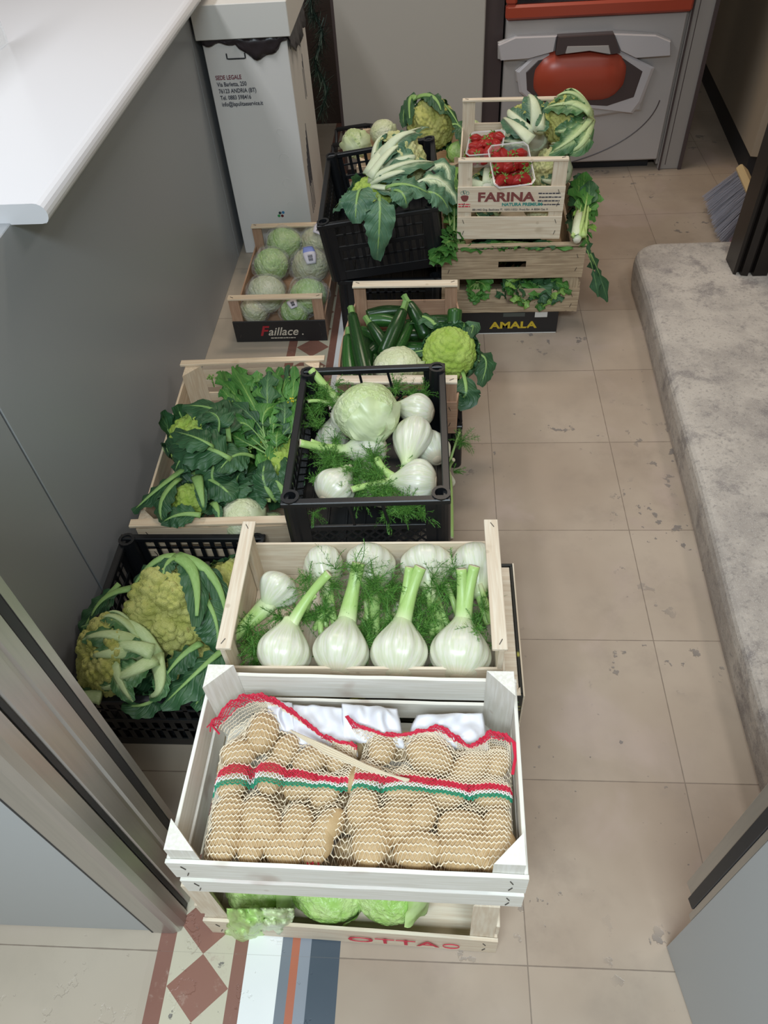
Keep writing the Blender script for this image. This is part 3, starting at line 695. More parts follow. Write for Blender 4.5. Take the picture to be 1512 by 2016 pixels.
# I, J, K
t = thing('black_carton', 'black carton lettered in yellow on the floor under the celery crate', 'box', (.209, 2.37, 0)); off = (.209, 2.37, 0)
MB().box((.030, 2.125, .001), (.388, 2.62, .004)).build('bottom', BCARD, t, off=off)
for a, b in (((.030, 2.125, .004), (.388, 2.129, .084)), ((.030, 2.616, .004), (.388, 2.62, .084)), ((.030, 2.129, .004), (.034, 2.616, .084)), ((.384, 2.129, .004), (.388, 2.616, .084))): MB().box(a, b).build('wall', BCARD, t, off=off)
GOLD = plain('gold_print', (.58, .42, .03), .5)
text('AMALA', .034, GOLD, t, (.245 - .209, 2.1247 - 2.37, .022), bold=.0012, sx=1.35, name='printed_lettering')
MB().box((.034, 2.1235, .001), (.386, 2.1248, .004)).build('bottom_edge', CARDL, t, off=off)
MB().box((.312, 2.1238, .062), (.352, 2.1248, .082)).build('white_sticker', CARDL, t, off=off)
MB().box((.21, 2.1238, .066), (.28, 2.1248, .080)).build('grey_sticker', plain('grey_sticker', (.08, .09, .08), .5), t, off=off)
J = slat_crate('weathered wooden crate with a hand slot overflowing with celery and escarole', (.229, 2.412, .088), .432, .590, [(.0, .082), (.122, .222)], [(.0, .10), (.125, .215)], .228, 'old_wood', rz=-.012, hole=((.122, .222), .042, .158, .180), tri=.05)
for sy in (-1,): MB().box((-.216, -.301, .2285), (.216, -.283, .2350)).build('top_lath', W['old_wood_x'], J)
K = handle_crate('pale printed crate of cauliflower and strawberry punnets, highest on the celery crate', (.220, 2.366, .330), .306, .455, .165, .236, 'poplar', mid=[(.0, .070), (.085, .160)], low=.150, rz=-.05, pw=.040, bar=.02)
BR = plain('maroon_print', (.22, .06, .055), .6); TE = plain('teal_print', (.05, .28, .24), .6)
text('FARINA', .037, BR, K, (-.014, -.2282, .118), bold=.0013, sx=1.28, name='printed_brand')
text('NATURA PREMIUM', .0125, TE, K, (.034, -.2282, .104), bold=.0005, sx=1.1, name='printed_subtitle')
text('881/445 Org. Basilicata IT. 10/01/10321 Prod./Str. A 8504 Cat. II', .0085, CI, K, (.0, -.2282, .090), sx=.98, name='printed_line')
def smallprint(t, x, y, z, w, h, mt, seed):      # rows of print too small to read in the photo
    r = random.Random(seed); mb = MB(); a = 0.
    while a < w:
        b = min(w, a + r.uniform(.004, .011)); mb.box((x + a, y, z), (x + b, y + .0005, z + h * r.uniform(.7, 1)), ch=.0001); a = b + .0015
    mb.build('small_print', mt, t)
for k in range(4): smallprint(K, .078 + .003 * (k % 2), -.2282, .138 - .011 * k, .062, .0042, CI, k)
for k in range(2): smallprint(K, -.150, -.2282, .108 - .007 * k, .034, .0036, YRED, k + 9)
mb = MB()       # berry shaped printed mark
mb.prism([(.012 * math.cos(a) * (1 if math.sin(a) > 0 else .9), .011 * math.sin(a) * (.5 if math.sin(a) > 0 else 1.25)) for a in [2 * PI * k / 16 for k in range(16)]], 0, .0005, 0, Matrix.Rotation(PI / 2, 3, 'X'), (-.132, -.2277, .131))
mb.build('printed_mark', BR, K)
for k in (-1, 0, 1): MB().tube([V((-.132 + .008 * k + .004 * math.cos(a), -.2282, .143 + .005 * math.sin(a) + (.003 if k == 0 else 0))) for a in [2 * PI * j / 10 for j in range(11)]], .0005, 4).build('printed_mark', TE, K)
# L stack
plastic_crate('black plastic crate on the floor under the tilted cauliflower crate', (-.155, 2.340, .001), .330, .44, .212, slots=True)
LC = plastic_crate('tilted black plastic crate heaped with cauliflower, left of the printed strawberry crate', (-.163, 2.335, .248), .362, .445, .195, rz=.02, rx=.05, ry=-.12, slots=True)
# M
MC = handle_crate('small carton crate of plastic wrapped lettuces with a black lettered front', (-.528, 2.352, .001), .310, .495, .080, .166, 'ply_brown', low=.085, front_mat=BCARD, pw=.034, bar=.026)
for o in MC.children:
    if o.name.startswith('handle_bar'): o.data.materials[0] = W['pale_wood_x']
CRM = plain('cream_print', (.62, .55, .45), .6)
text('F', .052, plain('red_print', (.38, .02, .03), .6), MC, (-.058, -.2485, .026), shear=.35, bold=.0014, name='printed_initial')
text('aillace', .044, CRM, MC, (.008, -.2485, .026), shear=.35, bold=.0004, sx=.95, name='printed_lettering')
text('.', .044, CRM, MC, (.075, -.2485, .026), name='printed_dot')
smallprint(MC, -.035, -.2485, .013, .085, .004, CRM, 20)
# N
slat_crate('wooden crate of loose lettuces at the back against the grey cabinet', (-.10, 2.93, .15), .40, .30, [(.0, .055), (.075, .13)], [(.0, .055), (.075, .13)], .15, 'pale_wood', tri=.035)
slat_crate('wooden crate on the floor at the back, under the crate of loose lettuces', (-.10, 2.93, .001), .40, .30, [(.0, .055), (.075, .13)], [(.0, .055), (.075, .13)], .146, 'pale_wood', tri=.035)

# ================================================================ VEGETABLE BUILDERS
rnd = random.Random(11)
def fib(n, seed=0):
    i = np.arange(n) + .5; ph = np.arccos(1 - 2 * i / n); th = PI * (1 + 5 ** .5) * i
    d = np.stack([np.cos(th) * np.sin(ph), np.sin(th) * np.sin(ph), np.cos(ph)], 1)
    d += np.random.RandomState(seed).normal(0, .35 / n ** .5, d.shape); return d / np.linalg.norm(d, axis=1)[:, None]
def ico(sub):
    bm = bmesh.new(); bmesh.ops.create_icosphere(bm, subdivisions=sub, radius=1)
    v = np.array([x.co[:] for x in bm.verts]); v /= np.linalg.norm(v, axis=1)[:, None]; f = [[x.index for x in g.verts] for g in bm.faces]; bm.free(); return v, f
ICO5 = ico(6); ICO4 = ico(4)
def nz(p, sc, seed): return np.array([noise.noise(V((a * sc + seed, b * sc - seed, c * sc + .7 * seed))) for a, b, c in p])
def mesh_of(name, v, f, mats, mi=0):
    me = bpy.data.meshes.new(name); me.from_pydata([tuple(x) for x in v], [], f)
    for x in (mats if isinstance(mats, (list, tuple)) else [mats]): me.materials.append(x)
    me.polygons.foreach_set('use_smooth', [True] * len(f)); me.update(); return me
def curd_mesh(col, seed, n1=26, n2=130, n3=520, a1=.12, a2=.10, a3=.065, ic=6):
    v, f = ICO5 if ic == 6 else ico(7); keep = v[:, 2] > -.45
    idx = -np.ones(len(v), int); idx[keep] = np.arange(keep.sum()); f = [[idx[i] for i in g] for g in f if all(keep[i] for i in g)]; v = v[keep]
    rad = np.ones(len(v)) * .88
    for n, a, s_ in ((n1, a1, 1), (n2, a2, 2), (n3, a3, 3)):
        c = fib(n, seed * 10 + s_); best = np.concatenate([(v[i:i + 4000] @ c.T).max(1) for i in range(0, len(v), 4000)])
        ang = np.arccos(np.clip(best, -1, 1)) / (1.9 / n ** .5)
        rad += a * (np.sqrt(np.clip(1 - np.minimum(ang, 1) ** 2, 0, 1)) * .85 + .15)
    rad += .05 * nz(v, 1.6, seed) if len(v) < 20000 else .07 * np.sin(v[:, 0] * 3 + v[:, 1] * 2.2)
    p = v * rad[:, None]; p[:, 2] *= .82
    return mesh_of('curd', p, f, CURD[col])
CM = {(c, s): curd_mesh(c, s, **k) for c, s, k in (('yellow', 1, dict(n1=13, n2=80, n3=420, a1=.24, a2=.16, a3=.095, ic=7)), ('yellow', 2, {}), ('lime', 3, dict(n1=60, n2=240, n3=700, a1=.06, a2=.06, a3=.02)), ('lime', 5, {}), ('pale', 4, dict(n1=30)))}
def lettuce_mesh(col, seed, rough=1.):
    v, f = ICO5; r = np.random.RandomState(seed); rad = np.ones(len(v))
    for k in range(8):
        a = r.normal(0, 1, 3); a /= np.linalg.norm(a); c = r.uniform(-.3, .55)
        t = (v @ a) - c + .10 * nz(v, 2.2, seed + k) + .03 * nz(v, 9, seed + k); rad += .018 * np.clip(t / .03, 0, 1)
    n1 = np.abs(nz(v, 2.4, seed + 31)); rad -= .016 * rough * np.clip(1 - n1 / .12, 0, 1)
    rad += .022 * rough * nz(v, 6, seed + 3) + .010 * rough * nz(v, 14, seed + 9) + .05 * nz(v, 1.1, seed)
    p = v * (rad * .90)[:, None]; return mesh_of('head', p, f, LET[col])
LM = {(c, s): lettuce_mesh(c, s, r) for c, s, r in (('pale', 1, 1.), ('pale', 2, 1.2), ('green', 3, 1.6), ('cream', 4, .9), ('tan', 5, 1.2), ('green', 6, 1.2), ('pale', 7, 2.2))}

def leaf(mb, p0, p1, p2, w, up=(0, 0, 1), cup=.25, ruf=.12, lobe=0., rib=.0, nu=18, nv=10, seed=0, u0=0., tipw=.5, freq=5., rflat=.42, mi=0, ribmi=1, rlen=.92, crink=.004):
    p0, p1, p2, up = V(p0), V(p1), V(p2), V(up); r = random.Random(seed); ph = r.uniform(0, 6); ph2 = r.uniform(0, 6)
    vs = []; uv = []
    for i in range(nu + 1):
        u = i / nu; B = bez(p0, p1, p2, u); T = bezt(p0, p1, p2, u)
        Sd = T.cross(up); Sd = Sd.normalized() if Sd.length > 1e-4 else T.orthogonal().normalized(); N = Sd.cross(T)
        x = max(0., (u - u0) / (1 - u0)); pr = math.sin(PI * min(1, x ** (.5 + tipw * .6) * .93 + .02)) ** .75 if x > 0 else .0
        for j in range(nv + 1):
            v = -1 + 2 * j / nv; a = abs(v)
            lb = 1 - lobe * (.5 + .5 * math.cos(u * freq * 2 * PI + (ph if v > 0 else ph2))) * a
            jag = 1 + .07 * math.sin(u * 61 + j * 3 + ph) * (a > .9)
            wd = w * pr * lb * jag + .0006
            off = -cup * w * pr * a ** 1.6 + ruf * w * a ** 1.5 * math.sin(u * freq * 2 * PI * 1.1 + (ph if v > 0 else ph2)) * (1 if x > 0 else 0)
            q_ = B + Sd * (wd * v * (1 - .35 * cup * a)) + N * off
            q_ += N * (crink * noise.noise(q_ * 45 + V((seed, 0, 0))))
            vs.append(q_); uv.append((u, j / nv))
    fs = [[i * (nv + 1) + j, (i + 1) * (nv + 1) + j, (i + 1) * (nv + 1) + j + 1, i * (nv + 1) + j + 1] for i in range(nu) for j in range(nv)]
    mb.add(vs, fs, mi, uv)
    if rib:
        K = 12; pts = []; rd = []
        for i in range(K + 1):
            u = rlen * i / K; T = bezt(p0, p1, p2, u); Sd = T.cross(up); Sd = Sd.normalized() if Sd.length > 1e-4 else T.orthogonal(); N = Sd.cross(T)
            pts.append(bez(p0, p1, p2, u) + N * rib * .15); rd.append(rib * 1.15 * (1 - .80 * (i / K) ** 1.2) * (1.15 if i == 0 else 1))
        mb.tube(pts, rd, 8, ribmi, flat=rflat, up=up)
    return mb

def rot_to(axis, spin=0.):
    q_ = V((0, 0, 1)).rotation_difference(V(axis).normalized()); return q_ @ Quaternion((0, 0, 1), spin)

def cauliflower(label, c, axis, r, curd=('yellow', 1), leaves=9, reach=(.5, 1.1), col='dark', rib='pale', ribw=.20, wl=.55, seed=0, extra=(), gap=None, cut=True, group=None, out=1.2, spin=0., stemr=.30):
    """c centre of the head, axis from cut stem to curd"""
    c = V(c); ax = V(axis).normalized(); t = thing('cauliflower', label, 'cauliflower', c, group=group); rr_ = random.Random(seed)
    meshobj('curd', CM[curd], t, r, rot_to(ax, seed * 1.3))
    e1 = ax.orthogonal().normalized(); e2 = ax.cross(e1); base = c - ax * r * .98
    for k in range(leaves):
        a = spin + 2 * PI * k / leaves + rr_.uniform(-.18, .18); rd = e1 * math.cos(a) + e2 * math.sin(a)
        f = rr_.uniform(*reach)
        if gap is not None and rd.dot(V(gap).normalized()) > .45: f *= .35
        p0 = base + rd * r * stemr * .7; p1 = c - ax * r * .35 + rd * r * out * 1.30; p2 = c + ax * r * (-.35 + 1.35 * f) + rd * r * (1.22 - .25 * f + rr_.uniform(-.1, .12))
        mb = MB(); leaf(mb, p0, p1, p2, r * wl * rr_.uniform(.85, 1.15), up=rd, cup=.35, ruf=.16, rib=r * ribw, seed=seed * 31 + k, nu=16, nv=8, u0=.12, freq=4, crink=r * .07)
        mb.build('leaf', [LF[col], RIB[rib]], t, True, off=c)
    for k, (a, b, d, wv, *rest) in enumerate(extra):      # hand placed leaves in world space
        mb = MB(); leaf(mb, a, b, d, wv, up=rest[0] if rest else (0, -.4, 1), cup=.22, ruf=.16, rib=rest[1] if len(rest) > 1 else .009, seed=seed * 7 + k, nu=20, nv=10, u0=.10, freq=4, crink=.006)
        mb.build('leaf', [LF[rest[2] if len(rest) > 2 else col], RIB[rib]], t, True, off=c)
    if cut:
        mb = MB(); mb.tube([base + ax * r * .25, base - ax * r * .08, base - ax * r * .12], [r * stemr * 1.15, r * stemr * 1.05, r * stemr * .9], 16, 0, capmi=1)
        mb.build('stem', [RIB[rib], CUTW], t, True, off=c)
    return t

def lettuce(label, c, r, kind=('pale', 1), seed=0, leafs=2, up=(0, -.3, 1), flat=.92, group=None, wrap=False, sticker=None, name='lettuce'):
    c = V(c); t = thing('wrapped_lettuce' if wrap else 'iceberg_lettuce', label, 'lettuce', c, group=group); rr_ = random.Random(seed)
    qn = Quaternion((rr_.gauss(0, 1), rr_.gauss(0, 1), rr_.gauss(0, 1), rr_.gauss(0, 1))).normalized()
    meshobj('head', LM[kind], t, (r, r, r * flat), Quaternion((0, 0, 1), seed * 1.7))
    for k in range(leafs):      # loose wrapper leaf lying on the head
        a = rr_.uniform(0, 2 * PI) if k or not leafs else -.4; n_, m_ = 16, 12; vs = []; uv = []
        d0 = V((math.cos(a) * .8, math.sin(a) * .8, rr_.uniform(-.3, .5))).normalized(); u_ = d0.orthogonal().normalized(); w_ = d0.cross(u_)
        for i in range(n_ + 1):
            for j in range(m_ + 1):
                x = (i / n_ - .5) * 1.7; y = (j / m_ - .5) * 1.5; e = max(abs(x) / .85, abs(y) / .75)
                d = (d0 + u_ * x + w_ * y).normalized(); rad = r * (1.0 + .05 * e ** 3 + .06 * e ** 3 * math.sin(6 * math.atan2(y, x) + seed) + .02 * noise.noise(d * 6 + V((seed, k, 0))))
                vs.append(V((d.x, d.y, d.z * flat)) * rad); uv.append((i / n_, j / m_))
        MB().add(vs, [[i * (m_ + 1) + j, (i + 1) * (m_ + 1) + j, (i + 1) * (m_ + 1) + j + 1, i * (m_ + 1) + j + 1] for i in range(n_) for j in range(m_)], 0, uv).build('outer_leaf', LET[kind[0]], t, True)
    if wrap:
        v, f = ICO4; rad = 1.07 + .07 * np.abs(nz(v, 3, seed + 5)) + .05 * np.abs(nz(v, 9, seed + 2)) + .25 * np.clip(nz(v, 1.2, seed + 8) - .25, 0, 1)
        o = meshobj('film', mesh_of('film', v * rad[:, None] * r, f, FILM), t, (1, 1, flat))
        if sticker:
            dx, dy, colr, rot = sticker; d = V((dx, dy, 1)).normalized(); d = (d + V((0, -.5, .1))).normalized(); e = d.orthogonal().normalized(); e2 = d.cross(e)
            e, e2 = e * math.cos(rot) + e2 * math.sin(rot), -e * math.sin(rot) + e2 * math.cos(rot)
            vs = []; 
            for i in range(9):
                for j in range(7): x = (i / 8 - .5) * .95; y = (j / 6 - .5) * .62 * (1 - .5 * abs(i / 8 - .5)); dd_ = (d + e * x + e2 * y).normalized(); vs.append(dd_ * r * 1.15)
            fs = [[i * 7 + j, (i + 1) * 7 + j, (i + 1) * 7 + j + 1, i * 7 + j + 1] for i in range(8) for j in range(6)]
            st = MB().add(vs, fs, [0 if (g // 6) < 5 else 1 for g in range(48)]).build('sticker', [plain('sticker_white', (.66, .62, .68), .4), plain('sticker_tint', colr, .4)], t, True)
            sm = st.modifiers.new('s', 'SOLIDIFY'); sm.thickness = .0005; sm.offset = 1
            for k in range(7):
                x = -.32 + .045 * k; a_ = (d + e * x + e2 * -.10).normalized() * r * 1.165; b_ = (d + e * x + e2 * .10).normalized() * r * 1.165
                MB().bar(a_, b_, .0022 if k % 3 else .0012, .0006, up=d).build('barcode_line', INK, st)
    return t

def fronds(mb, o, d, L, n, seed, spread=.8, th=.0007, droop=.15, mi=0):
    r = random.Random(seed); o = V(o); d = V(d).normalized()
    for k in range(n):
        dk = (d + V((r.gauss(0, spread), r.gauss(0, spread), r.gauss(0, spread) * .6)) * .8).normalized(); Lk = L * r.uniform(.5, 1.1)
        p = o.copy(); side = dk.orthogonal().normalized(); K = 7; side = Quaternion(dk, r.uniform(0, 6)) @ side
        for i in range(K):
            e = p + dk * (Lk / K); mb.add([p - side * th, p + side * th, e + side * th * .8, e - side * th * .8], [(0, 1, 2, 3)], mi)
            for s_ in range(5):
                hd = (Quaternion(dk, r.uniform(0, 6.28)) @ side * 1.0 + dk * r.uniform(.3, 1.1)).normalized(); hl = Lk * r.uniform(.12, .30) * (1.15 - i / K * .7)
                h1 = p + hd * hl; sv = hd.cross(dk); sv = (sv.normalized() if sv.length > 1e-4 else side) * th * .55
                mb.add([p - sv, p + sv, h1 + sv * .6, h1 - sv * .6], [(0, 1, 2, 3)], r.choice((0, 0, 1)))
                for _ in range(2):
                    g = p.lerp(h1, r.uniform(.35, .9)); g2 = g + (hd + V((r.gauss(0, 1), r.gauss(0, 1), r.gauss(0, 1))) * .7).normalized() * hl * .45
                    mb.add([g - sv * .7, g + sv * .7, g2], [(0, 1, 2)], r.choice((0, 0, 1)))
            p = e; dk = (dk + V((r.gauss(0, .12), r.gauss(0, .12), -droop + r.gauss(0, .08)))).normalized()

def fennel(label, root, tip, r, stalks=(), hl=None, seed=0, fr=(), sq=.88, group=None, stub=True):
    """root and tip of the bulb; stalks = [(end point, radius)]; fr = [(origin, direction, length, count)]"""
    root, tip = V(root), V(tip); ax = (tip - root); L = ax.length; ax.normalize(); t = thing('fennel_bulb', label, 'fennel', root, group=group)
    Rm = rot_to(ax, seed * .8).to_matrix(); rr_ = random.Random(seed)
    prof = []
    for i in range(29):
        u = i / 28
        k = (math.sin(PI * min(1, (u * .93 + .05) ** .78)) ** .62) if u < .5 else None
        if u < .36: k = (math.sin(PI / 2 * min(1, (u + .035) / .395)) ** .50)
        else:
            x = (u - .36) / .64; k = .27 + .73 * (.5 + .5 * math.cos(PI * min(1, x))) ** .80
        prof.append((r * k, L * u))
    def rf(a, u): return 1 + .022 * math.cos(a * 13 + seed) * math.sin(PI * min(1, u * 1.1 + .05)) + .035 * math.cos(a * 2 + seed) + .018 * math.cos(a * 5 + seed * 2 + u * 2)
    mb = MB(); mb.lathe(prof, 72, 0, Rm, root, rf, (1, sq)); mb.build('bulb', FEN, t, True, off=root)
    mb = MB(); mb.tube([root - ax * .0015, root + ax * L * .03], [r * .26, r * .34], 12, 0); mb.build('root_scar', plain('root_scar', (.60, .50, .36), .8) if 'root_scar' not in bpy.data.materials else bpy.data.materials['root_scar'], t, True, off=root)
    for k, (e, sr) in enumerate(stalks):
        e = V(e); s0 = tip - ax * L * .22 + (e - tip).normalized() * .0; pm = tip.lerp(e, .35) + ax * (e - tip).length * .12
        pts = [bez(s0, pm, e, i / 12) for i in range(13)]; mb = MB()
        mb.tube(pts, [sr * (1.55 - 1.1 * min(1, i / 7) * .5 ) if i < 7 else sr * 1. for i in range(13)], 12, 0, flat=.8, capmi=1)
        mb.build('stalk', [FST, CUT], t, True, off=root)
    for k, (o, d, fl, n) in enumerate(fr):
        mb = MB(); fronds(mb, o, d, fl, n, seed * 17 + k); mb.build('fronds', [FRO, FRO2], t, off=root)
    return t

def zucchini(label, a, b, bow, r, seed=0, light=False, stem=True):
    a, b = V(a), V(b); t = thing('zucchini', label, 'zucchini', a.lerp(b, .5)); off = a.lerp(b, .5); m_ = a.lerp(b, .5) + V(bow) * 2
    K = 16; pts = [bez(a, m_, b, i / K) for i in range(K + 1)]
    rd = [r * (.72 + .28 * min(1, u * 2.2)) * (1 if u < .9 else max(.12, (1 - ((u - .9) / .1) ** 2) ** .5)) for u in [i / K for i in range(K + 1)]]
    MB().tube(pts, rd, 20, 0, ridge=.0).build('body', ZUL if light else ZUC, t, True, off=off)
    if stem:
        d = (pts[0] - pts[1]).normalized(); MB().tube([a - d * .003, a + d * .010, a + d * .026 + V((0, 0, .003)), a + d * .031 + V((0, 0, .004))], [r * .74, r * .50, r * .46, r * .52], 6, 0, capmi=1).build('stem', [plain('zucchini_stem', (.16, .30, .08), .6), CUT], t, off=off)
    return t

def greens(label, base, tips, stemmat='celery', col='green', w=.03, cat='greens', name='turnip_greens', seed=0, stemr=.004, lobe=.5, flowers=0, u0=.45, bow=.03, rise=.02, flat=.8, group=None, cutends=True, upv=(0, -.35, 1)):
    base = V(base); t = thing(name, label, cat, base, group=group); r = random.Random(seed)
    for k, tp in enumerate(tips):
        tp = V(tp); b = base + V((r.uniform(-1, 1), r.uniform(-.5, .5), r.uniform(-.3, .5))) * stemr * 4
        m_ = b.lerp(tp, .55) + V((r.gauss(0, bow), r.gauss(0, bow), abs(r.gauss(0, rise)) + rise * .6))
        mb = MB(); leaf(mb, b, m_, tp, w * r.uniform(.75, 1.3), up=V(upv) + V((r.gauss(0, .3), r.gauss(0, .2), 0)), cup=r.uniform(-.1, .3), ruf=.16, lobe=lobe, rib=stemr * r.uniform(.8, 1.2), rlen=.62, nu=18, nv=8, seed=seed * 97 + k, u0=u0, freq=r.choice((3, 4, 5)), rflat=flat, crink=.004)
        mb.build('leaf', [LF[col if not isinstance(col, tuple) else r.choice(col)], RIB[stemmat]], t, True, off=base)
    for k in range(flowers):
        tp = V(tips[(k * 5) % len(tips)]) + V((r.gauss(0, .02), r.gauss(0, .02), .012)); mb = MB()
        for _ in range(14): mb.obox(tp + V((r.gauss(0, .006), r.gauss(0, .006), r.gauss(0, .004))), (.004, .004, .004), Matrix.Rotation(r.uniform(0, 3), 3, 'Z'), 0 if k % 3 else (0 if _ % 2 else 1), ch=.0012)
        mb.tube([tp - V((0, 0, .002)), tp - V((0, 0, .03))], .0018, 6, 0); mb.build('flower_buds', [plain('flower_buds', (.16, .30, .06), .6), YEL], t, off=base)
    return t

# ================================================================ CONTENTS
#CONTENT-BEGIN
# --- lettuces in the bottom front crate
def front(px, py, y, dy): p = PY(px, py, y); return V((p.x, p.y + dy, p.z))
lettuce('iceberg lettuce with torn drooping leaves, leftmost in the crate under the potatoes', front(512, 1806, .335, .060), .072, ('green', 6), 3, 2)
lettuce('green iceberg lettuce in the middle of the crate under the potatoes', front(645, 1806, .335, .060), .074, ('green', 6), 4, 2)
lettuce('green iceberg lettuce, rightmost in the crate under the potatoes', front(768, 1808, .335, .060), .074, ('green', 6), 5, 1)
L0 = [o for o in bpy.data.objects if o.name == 'iceberg_lettuce'][0]; off = L0.location
for k, (x0, x1, y1, mt_, yy) in enumerate(((446, 524, 1856, 'green', .308), (505, 578, 1838, 'pale', .314))):
    n, m_ = 22, 18; vs = []
    for i in range(n + 1):
        for j in range(m_ + 1):
            u, w_ = i / n, j / m_; px = x0 + (x1 - x0) * (u + .06 * w_ * math.sin(w_ * 5 + k)); py = 1788 + (y1 - 1788) * w_ * (.72 + .28 * math.sin(PI * (.15 + .7 * u)) + .07 * noise.noise(V((u * 7, k, 2))))
            bulge = -.020 * math.sin(PI * u) * math.sin(PI * min(1, w_ * .9 + .05)) ** .7
            p = PY(px, py, yy + .012 + bulge + .010 * noise.noise(V((u * 4, w_ * 4, k))) + .004 * noise.noise(V((u * 13, w_ * 11, k)))); vs.append(p)
    lf = MB().add(vs, [[i * (m_ + 1) + j, (i + 1) * (m_ + 1) + j, (i + 1) * (m_ + 1) + j + 1, i * (m_ + 1) + j + 1] for i in range(n) for j in range(m_)]).build('torn_leaf', LET[mt_], L0, True, off=off)
    sm = lf.modifiers.new('s', 'SOLIDIFY'); sm.thickness = .0012

# --- potatoes in two net bags
ZP = .380
rows1 = [[(463, 1484, .3, .9), (512, 1444, 1.5, 1.1), (560, 1478, 1.2, .9), (612, 1494, .4, .9), (672, 1490, .9, .9)], [(450, 1540, 1.4, 1), (528, 1528, 1.5, .9), (592, 1550, .2, .9), (640, 1560, 1.0, .9)],
         [(440, 1604, 1.3, 1), (508, 1622, 2.1, 1.3), (584, 1632, 1.5, 1.1), (648, 1625, 1.0, .9)], [(429, 1680, 1.5, 1.1), (481, 1692, 1.8, .95), (555, 1716, .1, 1.1), (622, 1700, 1.2, .95)]]
rows2 = [[(754, 1468, 1.4, 1), (847, 1488, 2.8, 1.2), (925, 1512, .5, 1), (978, 1500, 1.2, .9)], [(713, 1534, .3, 1.), (806, 1550, .1, 1.2), (880, 1562, .2, 1), (968, 1565, 2.8, 1)],
         [(713, 1592, 1.4, 1), (785, 1618, 1.8, 1.15), (832, 1605, 1.3, .9), (909, 1630, .1, 1.15), (978, 1626, 1.3, .9)], [(734, 1678, 1.35, 1.35), (828, 1682, .2, .95), (880, 1668, .3, .8), (938, 1694, .5, 1.), (986, 1690, 1.4, 1)], [(822, 1732, .2, 1.1), (905, 1738, .1, 1.1), (975, 1742, .2, .8)]]
POTM = []
for sd in range(5):
    v, f = ICO4; rad = 1 + .09 * nz(v, 1.3, sd * 7 + 2) + .02 * nz(v, 4, sd)
    p = v * rad[:, None] * np.array([1.38, .98, .86]); POTM.append(mesh_of('potato', p, f, POT))
PTS = []
ordn = ['leftmost', 'second from left', 'third from left', 'fourth from left', 'fifth from left']; 
for bag, rows in (('left', rows1), ('right', rows2)):
    rn = ['back', 'second', 'third', 'fourth', 'front']
    for i, row in enumerate(rows):
        for j, (px, py, a, s_) in enumerate(row):
            z = ZP + rnd.uniform(-.006, .006); c = P(px + (10 - (px - 430) * .06 if px < 600 else 0), py, z); rr_ = .0232 * s_; c.y = max(c.y, .324 + rr_ * (1.0 + .45 * abs(math.sin(a))))
            o = bpy.data.objects.new('potato', POTM[(i * 3 + j) % 5]); COL.objects.link(o); o.location = c; o.rotation_euler = (rnd.uniform(-.25, .25), rnd.uniform(-.2, .2), a); o.scale = (rr_,) * 3
            tag(o, 'potato in the %s net bag, %s row%s, %s' % (bag, rn[i], ' from the back' if 0 < i < 4 else '', ordn[j]), 'potato', 'potatoes in the %s net bag' % bag)
            PTS.append((c.x, c.y, c.z, rr_, a))
for k in range(28):
    x = -.322 + .0640 * (k % 7) + rnd.uniform(-.008, .008); y = .364 + .054 * (k // 7) + rnd.uniform(-.006, .006)
    o = bpy.data.objects.new('potato', POTM[k % 5]); COL.objects.link(o); o.location = (x, y, .325 + rnd.uniform(-.008, .008)); o.rotation_euler = (rnd.uniform(-.3, .3), 0, rnd.uniform(0, 3)); o.scale = (.0255,) * 3
    tag(o, 'potato deep down in the nets, %s row, %s' % (('front', 'second', 'third', 'back')[k // 7], ('leftmost', 'second from left', 'third from left', 'middle', 'third from right', 'second from right', 'rightmost')[k % 7]), 'potato', 'potatoes in the lower layer')
    PTS.append((x, y, .325, .0255, 0))
PA = np.array(PTS)
def hsurf(x, y):
    ca, sa = np.cos(PA[:, 4]), np.sin(PA[:, 4]); dx, dy = x - PA[:, 0], y - PA[:, 1]
    a = (dx * ca + dy * sa) / (PA[:, 3] * 1.50); b = (-dx * sa + dy * ca) / (PA[:, 3] * 1.08); q2 = a * a + b * b
    z = np.where(q2 < 1, PA[:, 2] + PA[:, 3] * .92 * np.sqrt(np.clip(1 - q2, 0, 1)), .33)
    w_ = np.exp((z - .33) * 260); return float((z * w_).sum() / w_.sum())
GH = {}
def hs(x, y):
    # average of neighbouring heights: the net bridges the gaps between potatoes
    k = (round(x, 3), round(y, 3))
    if k not in GH:
        t_ = [hsurf(k[0] + dx, k[1] + dy) for dx, dy in ((0, 0), (.008, 0), (-.008, 0), (0, .008), (0, -.008), (.016, 0), (-.016, 0), (0, .016), (0, -.016))]
        GH[k] = max(t_[0] + .0012, .45 * max(t_) + .55 * sum(t_) / 9, .362)
    return GH[k]
def tri_tube(mb, pts, r, mi=0):
    n = len(pts); vs = []
    for i, p in enumerate(pts):
        d = pts[min(i + 1, n - 1)] - pts[max(i - 1, 0)]; d = d.normalized() if d.length > 0 else V((1, 0, 0)); s_ = d.cross(V((0, 0, 1)))
        s_ = s_.normalized() if s_.length > 1e-4 else V((1, 0, 0)); u_ = s_.cross(d); vs += [p + s_ * r, p + u_ * r, p - s_ * r]
    mb.add(vs, [[i * 3 + j, i * 3 + (j + 1) % 3, i * 3 + 3 + (j + 1) % 3, i * 3 + 3 + j] for i in range(n - 1) for j in range(3)], mi)
def lerp_poly(poly, s):
    x = s * (len(poly) - 1); i = min(int(x), len(poly) - 2); return poly[i].lerp(poly[i + 1], x - i)
